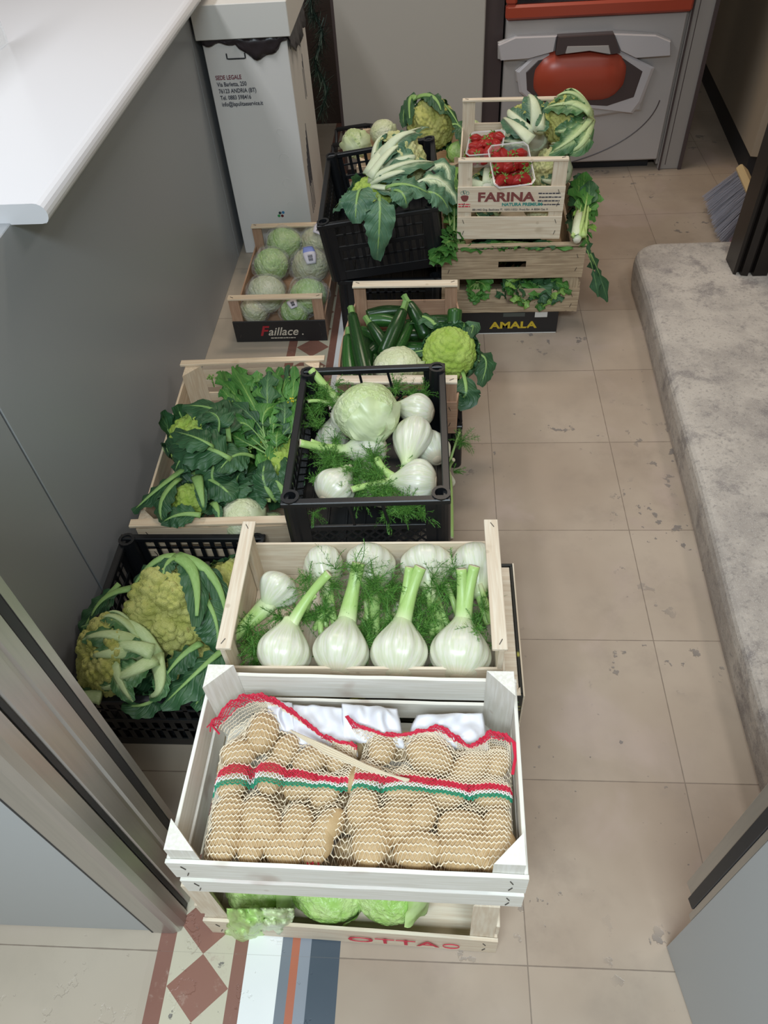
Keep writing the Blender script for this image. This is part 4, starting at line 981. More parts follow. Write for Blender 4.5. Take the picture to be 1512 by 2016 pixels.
def smooth_poly(poly, s):
    n = len(poly) - 1; x = s * n; i = min(int(x), n - 1); u = x - i
    p0, p1, p2, p3 = poly[max(0, i - 1)], poly[i], poly[i + 1], poly[min(n, i + 2)]
    return .5 * ((2 * p1) + (p2 - p0) * u + (2 * p0 - 5 * p1 + 4 * p2 - p3) * u * u + (3 * p1 - p0 - 3 * p2 + p3) * u ** 3)
bags = [('left', [(384, 1720), (392, 1640), (404, 1560), (418, 1490), (440, 1425)], [(640, 1738), (650, 1640), (682, 1560), (694, 1520), (700, 1478)], [(440, 1425), (500, 1388), (545, 1388), (590, 1415), (640, 1452), (700, 1478)], [(415, 1425), (462, 1376), (520, 1368), (575, 1398), (640, 1448), (702, 1466)]),
        ('right', [(642, 1742), (655, 1640), (686, 1560), (698, 1510), (712, 1455)], [(1005, 1752), (1010, 1660), (1010, 1580), (1012, 1530), (1008, 1478)], [(712, 1455), (770, 1450), (830, 1450), (880, 1458), (930, 1480), (970, 1475), (1008, 1478)], [(680, 1410), (735, 1440), (800, 1444), (868, 1430), (925, 1466), (965, 1440), (1004, 1450)])]
for bi, (side, le, re, be, hem) in enumerate(bags):
    toP = lambda q_, z=.395: [P(a, b, z) for a, b in q_]
    Lp, Rp, Bp, Hp = toP(le), toP(re), toP(be), toP(hem, .412)
    t = thing('net_bag', '%s cream net potato bag with red trim and a red, white and green band' % side, 'net bag', (Lp[0].lerp(Rp[0], .5)), group='net bags in the front crate'); off = t.location.copy()
    NR, NC = 30, (30 if bi == 0 else 38)
    def base(s, t_):
        a, b = smooth_poly(Lp, t_), smooth_poly(Rp, t_); p = a.lerp(b, s)
        e = smooth_poly(Bp, s); f_ = t_ ** 3; ee = Lp[-1].lerp(Rp[-1], s); p += (e - ee) * f_
        return p
    def surf(s, t_):
        p = base(s, t_); p.y = max(p.y, .3215); z = hs(p.x, p.y); ed = min(s, 1 - s)
        return V((p.x, p.y, z + .0016 - .012 * max(0, 1 - ed / .05) ** 2 - .012 * max(0, 1 - t_ / .05)))
    band = {20: 1, 21: 1, 22: 3, 23: 3, 24: 2, 25: 2}; band = {NR - 11: 1, NR - 12: 1, NR - 13: 3, NR - 14: 2}
    parts_ = {k: MB() for k in (0, 1, 2, 3)}
    rowsP = []
    for r_ in range(NR + 1):
        t_ = r_ / NR; row = []
        for c_ in range(NC * 2 + 1):
            s = c_ / (NC * 2); sc = .0013 * math.cos(PI * c_)
            p = surf(min(1, max(0, s)), min(1, max(0, t_ + .0025 * math.sin(c_ * .7 + r_)))); p.y += sc; p.z += .0005 * math.sin(c_ * 2.1 + r_ * 3); row.append(p)
        rowsP.append(row)
    for r_ in range(NR + 1):
        m1 = band.get(r_, 0); tri_tube(parts_[m1], rowsP[r_], .0011 if m1 == 0 else .0010)
        if r_ < NR:
            zz = []
            for c_ in range(NC * 2 + 1):
                a = rowsP[r_][c_] if c_ % 2 == 0 else rowsP[r_ + 1][c_]; zz.append(a + V((0, 0, -.0004)))
            tri_tube(parts_[m1], zz, .00048 if m1 == 0 else .0010)
            if m1:
                for q_ in ((.5,) if m1 != 3 else ()): tri_tube(parts_[m1], [a.lerp(b, q_) for a, b in zip(rowsP[r_], rowsP[r_ + 1])], .0006)
                zz = [(rowsP[r_][c_] if c_ % 2 else rowsP[r_ + 1][c_]) for c_ in range(NC * 2 + 1)]; tri_tube(parts_[m1], zz, .0006 if m1 != 3 else .0005)
    for k, nm_, mt in ((0, 'net', YARN), (1, 'red_band', YRED), (2, 'green_band', YGRN), (3, 'white_band', YWHT)): parts_[k].build(nm_, mt, t, off=off)
    # red hem: a dense looped ribbon standing up at the mouth of the bag
    mb = MB(); n = 110
    hem = [smooth_poly(Hp, k / n) + V((0, 0, .003 * math.sin(k * .5))) for k in range(n + 1)]; edge = [surf(k / n, 1.) for k in range(n + 1)]
    for q_, rr_ in ((.0, .0011), (.35, .0010), (.55, .001), (.75, .0012), (.9, .0012), (1., .0013)):
        tri_tube(mb, [b.lerp(a, .62 + .38 * q_) + V((0, .0012 * math.sin(k * 1.9 + q_ * 9), .0025 * math.sin(k * .8 + q_ * 5))) for k, (a, b) in enumerate(zip(hem, edge))], rr_)
    tri_tube(mb, [(b.lerp(a, .62) if k % 2 else a.copy()) for k, (a, b) in enumerate(zip(hem, edge))], .0008)
    if bi == 0:
        for e_ in ((408, 1432), (414, 1440), (432, 1445)): tri_tube(mb, [hem[1], hem[0], P(*e_, .395)], .0016)
    else:
        for e_ in range(3): tri_tube(mb, [hem[-4 - e_], P(1010 + e_ * 2, 1462, .410), P(1014 + e_, 1490, .402), P(1008 + e_, 1525, .398)], .0016)
    mb.build('red_hem', YRED, t, off=off)
    mb = MB(); x0, x1 = Lp[0].x + .01, Rp[0].x - .01      # hem at the bottom of the bag, seen between the slats
    for g in range(7): tri_tube(mb, [V((x0 + (x1 - x0) * k / 60, .3215 + .0012 * math.sin(k * 1.7 + g), .329 + .0026 * g + .0012 * math.sin(k * .9 + g * 2))) for k in range(61)], .0011)
    mb.build('red_bottom_hem', YRED, t, off=off)
    mb = MB()       # loose cream netting between the top row and the hem
    for q_ in (.15, .3, .45, .58): tri_tube(mb, [b.lerp(a, q_) + V((0, .0012 * math.cos(PI * k), 0)) for k, (a, b) in enumerate(zip(hem, edge))], .0007)
    tri_tube(mb, [(b.copy() if k % 2 else b.lerp(a, .62)) for k, (a, b) in enumerate(zip(hem, edge))], .0005); mb.build('net_mouth', YARN, t, off=off)
    for (x0, y0, x1, y1) in (((382, 1706, 402, 1722), (598, 1706, 640, 1738)) if bi == 0 else ()):
        mb = MB()
        for g in range(5):
            tri_tube(mb, [V((0, 0, .0035)) + (lambda p: V((p.x, max(p.y, .322), hs(p.x, max(p.y, .322)))))(P(x0 + (x1 - x0) * (g / 4) + 8 * (1 - k / 6), y0 - 6 + (y1 - y0) * k / 6, .392)) for k in range(7)], .0013)
        for g in range(6):
            tri_tube(mb, [V((0, 0, .004)) + (lambda p: V((p.x, max(p.y, .322), hs(p.x, max(p.y, .322)))))(P(x0 + (x1 - x0) * k / 6, y0 - 4 + (y1 - y0) * g / 5 + (k % 2) * 3, .392)) for k in range(7)], .0010)
        mb.build('red_corner', YRED, t, off=off)
mb = MB()
for k in range(4): tri_tube(mb, [P(575 + k * 3, 1440 + k * 2, .420), P(640, 1468 + k * 5, .424), P(720, 1506 + k * 3, .422), P(800 + k * 2, 1538 - k, .418)], .0017)
tag(mb.build('raffia_strip', RAFF), 'flat cream raffia strip lying across both potato nets', 'strip')
# white plastic bag tucked behind the nets
def crumple(name, pxs, z, amp, seed, label=None, mat_=None, parent=None, off=None):
    a, b, c, d = [P(*q_, z) for q_ in pxs]; n, m_ = 30, 18; vs = []
    for i in range(n + 1):
        for j in range(m_ + 1):
            u, w_ = i / n, j / m_; p = a.lerp(b, u).lerp(d.lerp(c, u), w_); e = (math.sin(PI * u) * math.sin(PI * w_)) ** .5 if 0 < u < 1 and 0 < w_ < 1 else 0
            f1 = noise.noise(V((u * 4, w_ * 2, seed))); f2 = .5 * abs(noise.noise(V((u * 4 + w_, w_ * 1.2, seed + 5)))); vs.append(p + V((.006 * f1, .008 * f2, amp * e * (.6 + f1 * .7 - f2 * .8))))
    o = MB().add(vs, [[i * (m_ + 1) + j, (i + 1) * (m_ + 1) + j, (i + 1) * (m_ + 1) + j + 1, i * (m_ + 1) + j + 1] for i in range(n) for j in range(m_)]).build(name, mat_ or BAGW, parent, True, off)
    sm = o.modifiers.new('s', 'SOLIDIFY'); sm.thickness = .0006
    return o
t = thing('plastic_bag', 'thin white plastic bag crumpled behind the potato nets in the front crate', 'bag', P(750, 1420, .38)); off = t.location.copy()
crumple('bag_fold', [(568, 1470), (705, 1490), (690, 1394), (575, 1388)], .374, .030, 3, parent=t, off=off)
crumple('bag_fold', [(676, 1460), (800, 1475), (782, 1396), (672, 1386)], .380, .034, 8, parent=t, off=off)
crumple('bag_fold', [(795, 1470), (965, 1480), (950, 1404), (820, 1408)], .378, .034, 12, parent=t, off=off)
crumple('bag_fold', [(530, 1440), (590, 1450), (575, 1384), (520, 1380)], .375, .02, 15, parent=t, off=off)

# --- fennel in the plywood crate
def ST(px, py, z, r=.009): return (P(px, py, z), r)
fennel('big white fennel bulb, leftmost of the front row, stalk slanting right', P(551, 1326, .318), P(573, 1218, .338), .0500, [ST(648, 1128, .405, .0085), ST(622, 1170, .372, .005)], seed=1, fr=[(P(660, 1120, .40), (.2, .1, .2), .07, 7), (P(605, 1165, .35), (0, .2, .5), .06, 9), (P(625, 1150, .36), (.6, 0, .3), .06, 8)])
fennel('big white fennel bulb with a brown bruise, second in the front row', P(665, 1328, .322), P(684, 1212, .338), .0565, [ST(706, 1108, .400, .0125)], seed=2, fr=[(P(700, 1130, .39), (.5, .1, .2), .08, 10), (P(715, 1180, .34), (.4, .2, .5), .07, 10), (P(740, 1150, .34), (.2, .2, .6), .07, 10)])
fennel('big white fennel bulb with two long stalks, third in the front row', P(781, 1332, .320), P(792, 1212, .338), .0545, [ST(828, 1116, .400, .0115), ST(806, 1116, .398, .008)], seed=3, fr=[(P(760, 1200, .33), (-.2, .3, .6), .07, 10), (P(850, 1140, .36), (.4, .1, .3), .07, 8)])
fennel('big white fennel bulb with two cut stalks, rightmost of the front row', P(902, 1334, .322), P(912, 1212, .338), .0560, [ST(934, 1114, .400, .0105), ST(908, 1120, .398, .010)], seed=4, fr=[(P(895, 1120, .39), (-.4, .1, .4), .05, 6), (P(935, 1240, .35), (.2, 0, .3), .05, 8), (P(950, 1200, .34), (.2, .2, .5), .05, 8)])
fennel('round fennel bulb lying stalk first toward the left end of the fennel crate', P(566, 1138, .335), P(520, 1200, .322), .0455, [ST(447, 1262, .315, .013)], seed=5, fr=[(P(490, 1235, .325), (-.1, -.4, .2), .07, 12), (P(520, 1260, .30), (0, -.5, .2), .07, 12), (P(500, 1300, .28), (.1, -.4, .1), .06, 10)])
fennel('fennel bulb at the back of the plywood crate, first from the left', P(632, 1086, .312), P(646, 1168, .312), .0465, [ST(660, 1230, .29, .008), ST(640, 1235, .285, .007)], seed=6, fr=[(P(610, 1140, .335), (-.2, -.2, .5), .055, 8), (P(655, 1150, .335), (.1, -.3, .5), .055, 8)])
fennel('fennel bulb at the back of the plywood crate, second from the left', P(728, 1082, .315), P(735, 1168, .315), .0530, [ST(738, 1255, .290, .011), ST(712, 1240, .29, .006)], seed=7, fr=[(P(735, 1150, .34), (-.2, -.4, .5), .075, 14), (P(760, 1170, .335), (.3, -.3, .5), .075, 12), (P(770, 1220, .31), (.3, -.3, .5), .06, 10)])
fennel('fennel bulb at the back of the plywood crate, third from the left', P(836, 1082, .315), P(848, 1168, .315), .0520, [ST(870, 1250, .290, .0115), ST(890, 1245, .288, .008)], seed=8, fr=[(P(865, 1160, .34), (.2, -.3, .6), .07, 12), (P(850, 1200, .33), (0, -.3, .5), .06, 10), (P(885, 1240, .31), (.2, -.1, .5), .05, 8)])
fennel('fennel bulb at the back right corner of the plywood crate', P(930, 1078, .325), P(944, 1175, .322), .0500, [ST(962, 1230, .30, .0075), ST(968, 1200, .31, .006)], seed=9, fr=[(P(905, 1160, .33), (-.3, -.2, .5), .05, 7)])
fennel('small fennel wedged low between the rows, only its cut stalks showing', P(800, 1200, .275), P(770, 1215, .275), .022, [ST(700, 1262, .285, .007), ST(690, 1240, .29, .005), ST(810, 1270, .28, .009)], seed=10, fr=[(P(640, 1210, .30), (0, .1, .6), .06, 14), (P(700, 1200, .30), (0, .1, .6), .06, 14), (P(830, 1215, .30), (0, .1, .6), .06, 12), (P(590, 1220, .30), (0, .1, .5), .05, 10), (P(760, 1260, .28), (0, .1, .5), .06, 12), (P(870, 1290, .28), (0, .1, .5), .05, 10), (P(640, 1290, .28), (0, .1, .5), .05, 8)])

def frond_fill(t_name, pxs, z, L, n, seed):
    t = bpy.data.objects[t_name]; off = t.location
    for k, (px, py) in enumerate(pxs):
        mb = MB(); fronds(mb, P(px, py, z + .01 * (k % 3)), (rnd.uniform(-.4, .4), rnd.uniform(-.5, .2), .6), L, n, seed + k); mb.build('fronds', [FRO, FRO2], t, off=off)
fm = bpy.data.objects['fennel_bulb.009']
frond_fill(fm.name, [(rnd.uniform(590, 960), rnd.uniform(1150, 1290)) for _ in range(34)] + [(rnd.uniform(475, 560), rnd.uniform(1210, 1310)) for _ in range(9)], .285, .060, 15, 500)
for k, (a, b) in enumerate((((628, 1200, .30), (634, 1262, .29)), ((655, 1190, .31), (618, 1240, .29)), ((855, 1160, .33), (850, 1255, .29)), ((760, 1160, .32), (765, 1240, .29)), ((720, 1180, .32), (728, 1250, .29)), ((880, 1150, .34), (905, 1225, .30)), ((945, 1150, .34), (966, 1225, .31)), ((620, 1160, .33), (600, 1215, .30)))):
    mb = MB(); mb.tube([P(*a), P(*a).lerp(P(*b), .5) + V((0, 0, .006)), P(*b)], [.0045, .0058, .006], 10, 0, flat=.8, capmi=1); mb.build('stalk', [FST, CUT], fm, True, off=fm.location)
# --- cauliflowers in the left plastic crate
cauliflower('yellow green cauliflower at the front of the left black crate, cut stem to the right', P(218, 1292, .205), (P(160, 1302, .222) - P(300, 1285, .205)), .067, ('yellow', 1), 11, (.3, .75), 'ribby', 'pale', .24, .42, 3,
    extra=((P(306, 1290, .21), P(270, 1195, .27), P(160, 1232, .235), .022, (0, .4, 1), .013), (P(308, 1295, .21), P(330, 1370, .24), P(292, 1372, .20), .020, (0, -.3, 1), .014), (P(300, 1300, .23), P(250, 1330, .27), P(200, 1345, .21), .030, (0, -.4, 1), .015), (P(298, 1285, .24), P(250, 1262, .28), P(192, 1275, .25), .026, (0, 0, 1), .015),
           (P(225, 1290, .25), P(225, 1340, .25), P(262, 1382, .215), .022, (0, -.2, 1), .010), (P(200, 1372, .21), P(150, 1368, .215), P(110, 1380, .20), .022, (0, -.2, 1), .013)), stemr=.36)
cauliflower('large knobbly yellow green cauliflower at the back of the left black crate', P(350, 1200, .200), (P(343, 1220, .29) - P(360, 1145, .20)), .082, ('yellow', 1), 7, (.0, .3), 'dark', 'green', .13, .5, 4, cut=False, out=1.0,
    extra=((P(345, 1100, .27), P(400, 1105, .30), P(385, 1235, .285), .030, (.3, .2, 1), .015), (P(345, 1098, .27), P(300, 1090, .29), P(258, 1165, .26), .030, (-.3, .3, 1), .012), (P(350, 1098, .27), P(440, 1110, .30), P(447, 1235, .24), .024, (.5, 0, 1), .013), (P(345, 1100, .28), P(325, 1100, .30), P(318, 1148, .285), .020, (0, 0, 1), .006),
           (P(262, 1160, .23), P(195, 1165, .245), P(178, 1222, .22), .018, (-.3, .3, 1), .011), (P(400, 1170, .27), P(440, 1230, .27), P(425, 1285, .22), .045, (.3, -.2, 1), .005), (P(235, 1150, .21), P(180, 1200, .2), P(160, 1250, .18), .030, (0, 0, 1), .006)))
cauliflower('cauliflower buried under broad dark leaves at the right front of the left black crate', P(385, 1325, .13), (0, -.3, 1), .060, ('yellow', 2), 4, (.5, .8), 'dark', 'green', .12, .6, 5, cut=False,
    extra=((P(440, 1280, .22), P(400, 1310, .25), P(318, 1392, .20), .050, (-.2, 0, 1), .008), (P(395, 1268, .22), P(350, 1290, .24), P(322, 1340, .21), .034, (-.3, 0, 1), .009), (P(430, 1290, .21), P(420, 1340, .23), P(380, 1395, .20), .045, (.1, 0, 1), .006), (P(330, 1350, .20), P(300, 1400, .19), P(240, 1388, .198), .030, (0, 0, 1), .006)))
cauliflower('cauliflower with dark leaves tucked in the back right corner of the left black crate', P(462, 1160, .13), (0, -.4, 1), .065, ('yellow', 2), 8, (.4, .9), 'dark', 'green', .12, .65, 6, cut=False)

random.seed(4)
greens('dark cauliflower leaves lining the left black crate', (-.57, .87, .03), [(random.uniform(-.70, -.43), random.uniform(.70, 1.05), random.uniform(.10, .17)) for _ in range(34)], 'green', 'dark', .05, 'cauliflower leaves', 'cauliflower_leaves', 35, .005, .2, 0, .15, .01, .012)
# --- greens and cauliflowers in the wide crate
cauliflower('dark leaved cauliflower with its pale head peeping out, at the left of the wide crate', P(400, 868, .225), (-.25, .15, 1), .082, ('lime', 5), 12, (.6, 1.15), 'dark', 'green', .08, .75, 7, cut=False, out=1.0,
    extra=((P(455, 905, .29), P(400, 868, .34), P(335, 875, .28), .060, (0, -.3, 1), .0055), (P(450, 870, .28), P(455, 790, .33), P(360, 800, .30), .060, (0, .1, 1), .006), (P(430, 850, .31), P(440, 810, .36), P(400, 812, .33), .045, (0, .1, 1), .005), (P(420, 880, .32), P(390, 858, .36), P(342, 850, .30), .040, (0, 0, 1), .005), (P(500, 900, .25), P(460, 880, .30), P(430, 930, .28), .045, (.2, -.2, 1), .005), (P(430, 900, .28), P(400, 950, .27), P(440, 960, .22), .050, (0, -.5, 1), .004), (P(390, 870, .30), P(350, 900, .28), P(345, 930, .24), .045, (-.3, -.3, 1), .005)))
cauliflower('small open cauliflower at the front left corner of the wide crate, leaves over the rail', P(372, 988, .218), (0, -.45, 1), .040, ('lime', 5), 6, (.2, .6), 'dark', 'green', .15, .7, 8, cut=False,
    extra=((P(362, 925, .25), P(310, 960, .28), P(262, 1008, .23), .030, (-.3, 0, 1), .010), (P(352, 945, .26), P(300, 985, .29), P(322, 1030, .24), .030, (-.4, -.1, 1), .009), (P(388, 940, .26), P(395, 965, .29), P(402, 1005, .25), .014, (0, 0, 1), .012), (P(395, 1015, .25), P(350, 1005, .27), P(318, 1030, .24), .030, (0, -.3, 1), .006), (P(380, 930, .24), P(440, 950, .27), P(460, 985, .24), .045, (0, 0, 1), .006), (P(420, 990, .235), P(430, 1000, .25), P(432, 1025, .225), .012, (0, 0, 1), .008)))
lettuce('smooth pale green cabbage behind the front rail of the wide crate', P(478, 1022, .185), .056, ('cream', 4), 11, 1)
lettuce('pale green cabbage low under the front rail of the wide crate', P(530, 1045, .13), .050, ('pale', 1), 12, 0)
cauliflower('cauliflower with upright ribbed leaves beside the lettuce crate, in the wide crate', P(560, 925, .20), (0, -.2, 1), .058, ('lime', 5), 7, (.4, .9), 'dark', 'green', .14, .65, 9, cut=False,
    extra=((P(545, 985, .22), P(505, 950, .28), P(525, 905, .26), .034, (-.2, -.3, 1), .006), (P(575, 1010, .20), P(560, 960, .27), P(540, 945, .26), .026, (0, -.3, 1), .012), (P(560, 985, .22), P(590, 940, .28), P(560, 900, .25), .034, (.3, -.3, 1), .006)))
random.seed(21)
tp = [P(random.uniform(425, 600), random.uniform(718, 860), random.uniform(.235, .285)) for _ in range(56)] + [P(430, 745, .27), P(475, 738, .28), P(530, 730, .29), P(580, 722, .29), P(600, 735, .28), P(500, 760, .28), P(560, 790, .28), P(450, 790, .26), P(588, 800, .26)]
greens('leafy bunch of turnip greens filling the back of the wide crate', P(545, 905, .215), tp, 'green', ('green', 'green', 'green', 'dark'), .033, seed=3, stemr=.0026, lobe=.75, flowers=7, u0=.40, bow=.03, rise=.03)
greens('bundle of turnip green stalks with cut white ends in the middle of the wide crate', P(520, 985, .205), [P(random.uniform(500, 600), random.uniform(850, 905), random.uniform(.22, .25)) for _ in range(12)], 'celery', 'green', .012, seed=5, stemr=.0036, lobe=.4, flowers=2, u0=.6, bow=.012)
greens('dark cabbage leaves lying between the cauliflowers of the wide crate', P(455, 960, .19), [P(400, 940, .23), P(440, 930, .235), P(480, 930, .23), P(500, 960, .22), P(470, 990, .225), P(430, 985, .23), P(330, 960, .23), P(520, 1000, .21), P(400, 1010, .225), P(345, 900, .22), P(560, 970, .2), P(430, 900, .22)], 'green', 'dark', .045, 'cabbage', 'cabbage_leaves', 31, .005, .2, 0, .15, .01, .012)
greens('heap of turnip green leaves low in the wide crate', (-.49, 1.42, .04), [(random.uniform(-.64, -.38), random.uniform(1.2, 1.6), random.uniform(.12, .19)) for _ in range(46)], 'green', ('dark', 'green'), .055, seed=33, stemr=.004, lobe=.4, u0=.15, bow=.02)
curd_b = cauliflower('little head of green broccoli beside the turnip green stalks', P(572, 880, .235), (0, -.3, 1), .026, ('lime', 3), 3, (.1, .3), 'dark', 'green', .15, .5, 12, cut=False)

# --- lettuce and fennel in the upper middle crate
lettuce('big iceberg lettuce on top of the fennel in the middle black crate', P(722, 814, .392), .074, ('pale', 1), 21, 2)
for k, (a, b, c_, d_, r_, sd, st, fr_, lb) in enumerate((
    ((852, 815, .355), (776, 800, .355), 0, 0, .0425, 31, [], [], 'fennel bulb behind the lettuce against the right wall of the middle black crate'),
    ((818, 828, .362), (800, 918, .352), 0, 0, .0445, 32, [ST(790, 925, .345, .006), ST(812, 925, .345, .006)], [(P(800, 918, .35), (0, -.4, .2), .03, 5)], 'fennel bulb pointing toward the viewer, right of the lettuce'),
    ((862, 905, .325), (835, 845, .325), 0, 0, .0425, 33, [], [], 'half hidden fennel bulb low at the right wall of the middle black crate'),
    ((760, 880, .335), (672, 888, .340), 0, 0, .0450, 34, [ST(590, 872, .385, .010), ST(612, 868, .375, .006)], [(P(650, 900, .35), (-.3, -.3, .4), .06, 14), (P(680, 925, .35), (0, -.4, .4), .06, 12)], 'brownish fennel bulb half buried under fronds below the lettuce'),
    ((640, 985, .335), (688, 922, .350), 0, 0, .0470, 35, [ST(690, 918, .36, .005)], [(P(700, 930, .36), (.2, .1, .4), .05, 10), (P(640, 900, .35), (-.2, .2, .4), .06, 14), (P(620, 1010, .33), (.2, -.4, .1), .05, 8)], 'round white fennel bulb at the front left of the middle black crate'),
    ((858, 950, .362), (768, 946, .358), 0, 0, .0485, 36, [ST(692, 964, .365, .0075), ST(742, 902, .375, .008)], [(P(750, 940, .37), (-.4, .1, .4), .055, 18), (P(735, 910, .37), (-.2, .2, .4), .05, 14), (P(720, 965, .35), (-.3, -.2, .3), .045, 12), (P(760, 1010, .33), (.1, -.3, .1), .05, 10)], 'fennel bulb with two cut stalks at the front right of the middle black crate'),
    ((695, 850, .335), (664, 790, .350), 0, 0, .0420, 37, [ST(612, 728, .400, .010), ST(690, 768, .385, .004), ST(606, 790, .37, .0045)], [(P(640, 770, .38), (-.2, .1, .4), .05, 10), (P(660, 760, .38), (.3, .2, .3), .05, 8), (P(630, 840, .34), (-.1, .1, .4), .06, 14), (P(780, 760, .37), (.1, .2, .2), .05, 7)], 'fennel bulb left of the lettuce with a thick stalk pointing back'))):
    fennel(lb, P(*a), P(*b), r_, st, seed=sd, fr=fr_)
fennel('fennel whose stalk and fronds stick out at the right side of the lower middle crate', P(872, 960, .135), P(880, 925, .16), .030, [ST(886, 1060, .190, .008), ST(905, 850, .225, .003), ST(893, 905, .215, .005)], seed=41, fr=[(P(905, 872, .22), (.3, -.1, .3), .060, 16), (P(893, 930, .21), (.3, 0, .2), .035, 8)])
fennel('pale fennel bulb seen through the vents of the lower middle crate', P(650, 1040, .13), P(690, 1035, .13), .04, [], seed=42, fr=[(P(790, 1040, .12), (0, -.2, .3), .05, 10)])

fm = [o for o in bpy.data.objects if o.get('label', '').startswith('fennel bulb left of the lettuce')][0]
frond_fill(fm.name, [(rnd.uniform(620, 690), rnd.uniform(770, 960)) for _ in range(14)] + [(rnd.uniform(690, 770), rnd.uniform(900, 985)) for _ in range(14)] + [(rnd.uniform(625, 850), rnd.uniform(1000, 1012)) for _ in range(6)] + [(rnd.uniform(780, 860), rnd.uniform(760, 790)) for _ in range(3)], .335, .052, 16, 700)
fennel('fennel bulb low in the middle black crate, mostly under the others', P(760, 990, .29), P(720, 900, .29), .045, [], seed=45)
fennel('fennel bulb at the bottom left of the middle black crate, under the lettuce', P(650, 900, .28), P(660, 820, .28), .045, [], seed=46)
# --- zucchini crate
Z = [('dark zucchini standing upright at the left front of the zucchini crate', (694, 622, .335), (728, 778, .285), (0, -.004, .006), .0195, False, True),
     ('zucchini leaning against the left wall of its crate', (686, 665, .300), (700, 790, .255), (-.006, 0, .004), .020, True, True),
     ('zucchini lying across the back left of its crate', (782, 636, .262), (724, 634, .262), (0, .005, .004), .019, True, False),
     ('thick zucchini in the middle of its crate, stem end up', (792, 614, .322), (752, 706, .262), (.004, 0, .008), .0205, False, True),
     ('dark zucchini pointing up left behind the thick middle one', (730, 640, .285), (768, 700, .245), (0, 0, .006), .018, False, True),
     ('zucchini with its stem end sticking up at the back of the crate', (806, 600, .310), (840, 668, .250), (0, 0, .008), .020, False, True),
     ('glossy zucchini lying right of the thick middle one', (806, 640, .275), (768, 712, .250), (.004, 0, .006), .0185, True, False),
     ('dull dark zucchini at the back right of its crate', (834, 625, .275), (872, 668, .25), (0, 0, .004), .021, False, False),
     ('light green zucchini with its round tip up at the back right corner', (892, 665, .235), (896, 606, .295), (0, 0, 0), .0205, True, False),
     ('short zucchini low at the left, between the upright and the middle ones', (712, 650, .25), (748, 672, .24), (0, 0, .004), .018, True, False),
     ('zucchini low in the crate just behind the lettuce', (722, 700, .24), (770, 668, .235), (0, 0, .004), .020, False, False),
     ('dark zucchini along the bottom left, next to the lettuce', (724, 665, .235), (722, 745, .235), (0, 0, .004), .020, False, False)]
Z += [('zucchini low at the back of its crate, under the one lying across', (722, 620, .225), (800, 612, .225), (0, 0, .004), .021, False, False),
      ('zucchini low at the back right, behind the cauliflower leaves', (800, 640, .225), (890, 634, .225), (0, 0, .004), .021, False, False),
      ('zucchini deep in the middle of the crate under the thick one', (735, 668, .215), (840, 660, .215), (0, 0, .004), .022, False, False),
      ('zucchini deep in the crate next to the lime green cauliflower', (760, 690, .215), (850, 690, .215), (0, 0, .004), .022, True, False),
      ('zucchini deep at the left wall of the crate', (700, 640, .22), (694, 720, .22), (0, 0, .004), .020, False, False),
      ('zucchini with a pale tip low at the left front of the crate', (712, 690, .22), (760, 730, .22), (0, 0, .004), .021, True, False)]
for k, (lb, a, b, bow, r_, lt, st) in enumerate(Z): zucchini(lb, P(*a), P(*b), bow, r_, k, lt, st)
lettuce('pale flattened iceberg lettuce in front of the zucchini', P(784, 728, .265), .070, ('cream', 4), 51, 1, flat=.8)
cauliflower('bright lime green cauliflower with dark leaves at the right of the zucchini crate', P(884, 697, .285), (-.25, -.62, .74), .073, ('lime', 3), 9, (.15, .45), 'dark', 'green', .08, .62, 52, cut=False, out=1.02,
    extra=((P(905, 690, .29), P(945, 610, .34), P(925, 665, .33), .024, (.2, -.4, 1), .006), (P(870, 655, .30), P(830, 600, .31), P(805, 640, .285), .028, (-.2, .3, 1), .006), (P(930, 700, .27), P(975, 690, .28), P(945, 760, .22), .040, (.6, -.3, 1), .004), (P(910, 730, .27), P(930, 790, .28), P(900, 785, .21), .042, (.2, -.6, 1), .005), (P(870, 740, .27), P(885, 795, .27), P(925, 770, .23), .036, (0, -.8, 1), .004), (P(850, 690, .28), P(815, 690, .30), P(805, 700, .27), .020, (-.3, 0, 1), .004)))

# --- wrapped lettuces in the small carton crate
WR = [('wrapped lettuce at the back left of the small carton crate', (560, 480, .105), .066, ('green', 6), None), ('yellowish wrapped lettuce with a blue and white sticker at the back right', (626, 478, .105), .064, ('tan', 5), (.3, .3, (.20, .24, .60), .5)),
      ('bright green wrapped lettuce in the second row left of the small carton crate', (535, 522, .092), .064, ('green', 3), None), ('brownish wrapped lettuce with a bluish sticker in the second row right', (610, 524, .108), .068, ('tan', 5), (.2, -.1, (.22, .28, .65), 1.)),
      ('pale wrapped lettuce at the left front of the small carton crate', (524, 580, .092), .068, ('cream', 4), None), ('green wrapped lettuce under clear crinkled film at the right front', (607, 584, .092), .066, ('green', 6), None),
      ('wrapped lettuce low behind the black front, left of the barcode sticker', (500, 612, .062), .050, ('tan', 5), None), ('wrapped lettuce with a white barcode sticker low behind the black front', (580, 614, .064), .050, ('green', 3), (.0, .1, (.25, .45, .18), 1.2))]
for k, (lb, c, r_, kd, sk) in enumerate(WR): lettuce(lb, P(*c), r_, kd, 60 + k, 0, wrap=True, sticker=sk, group='plastic wrapped lettuces')

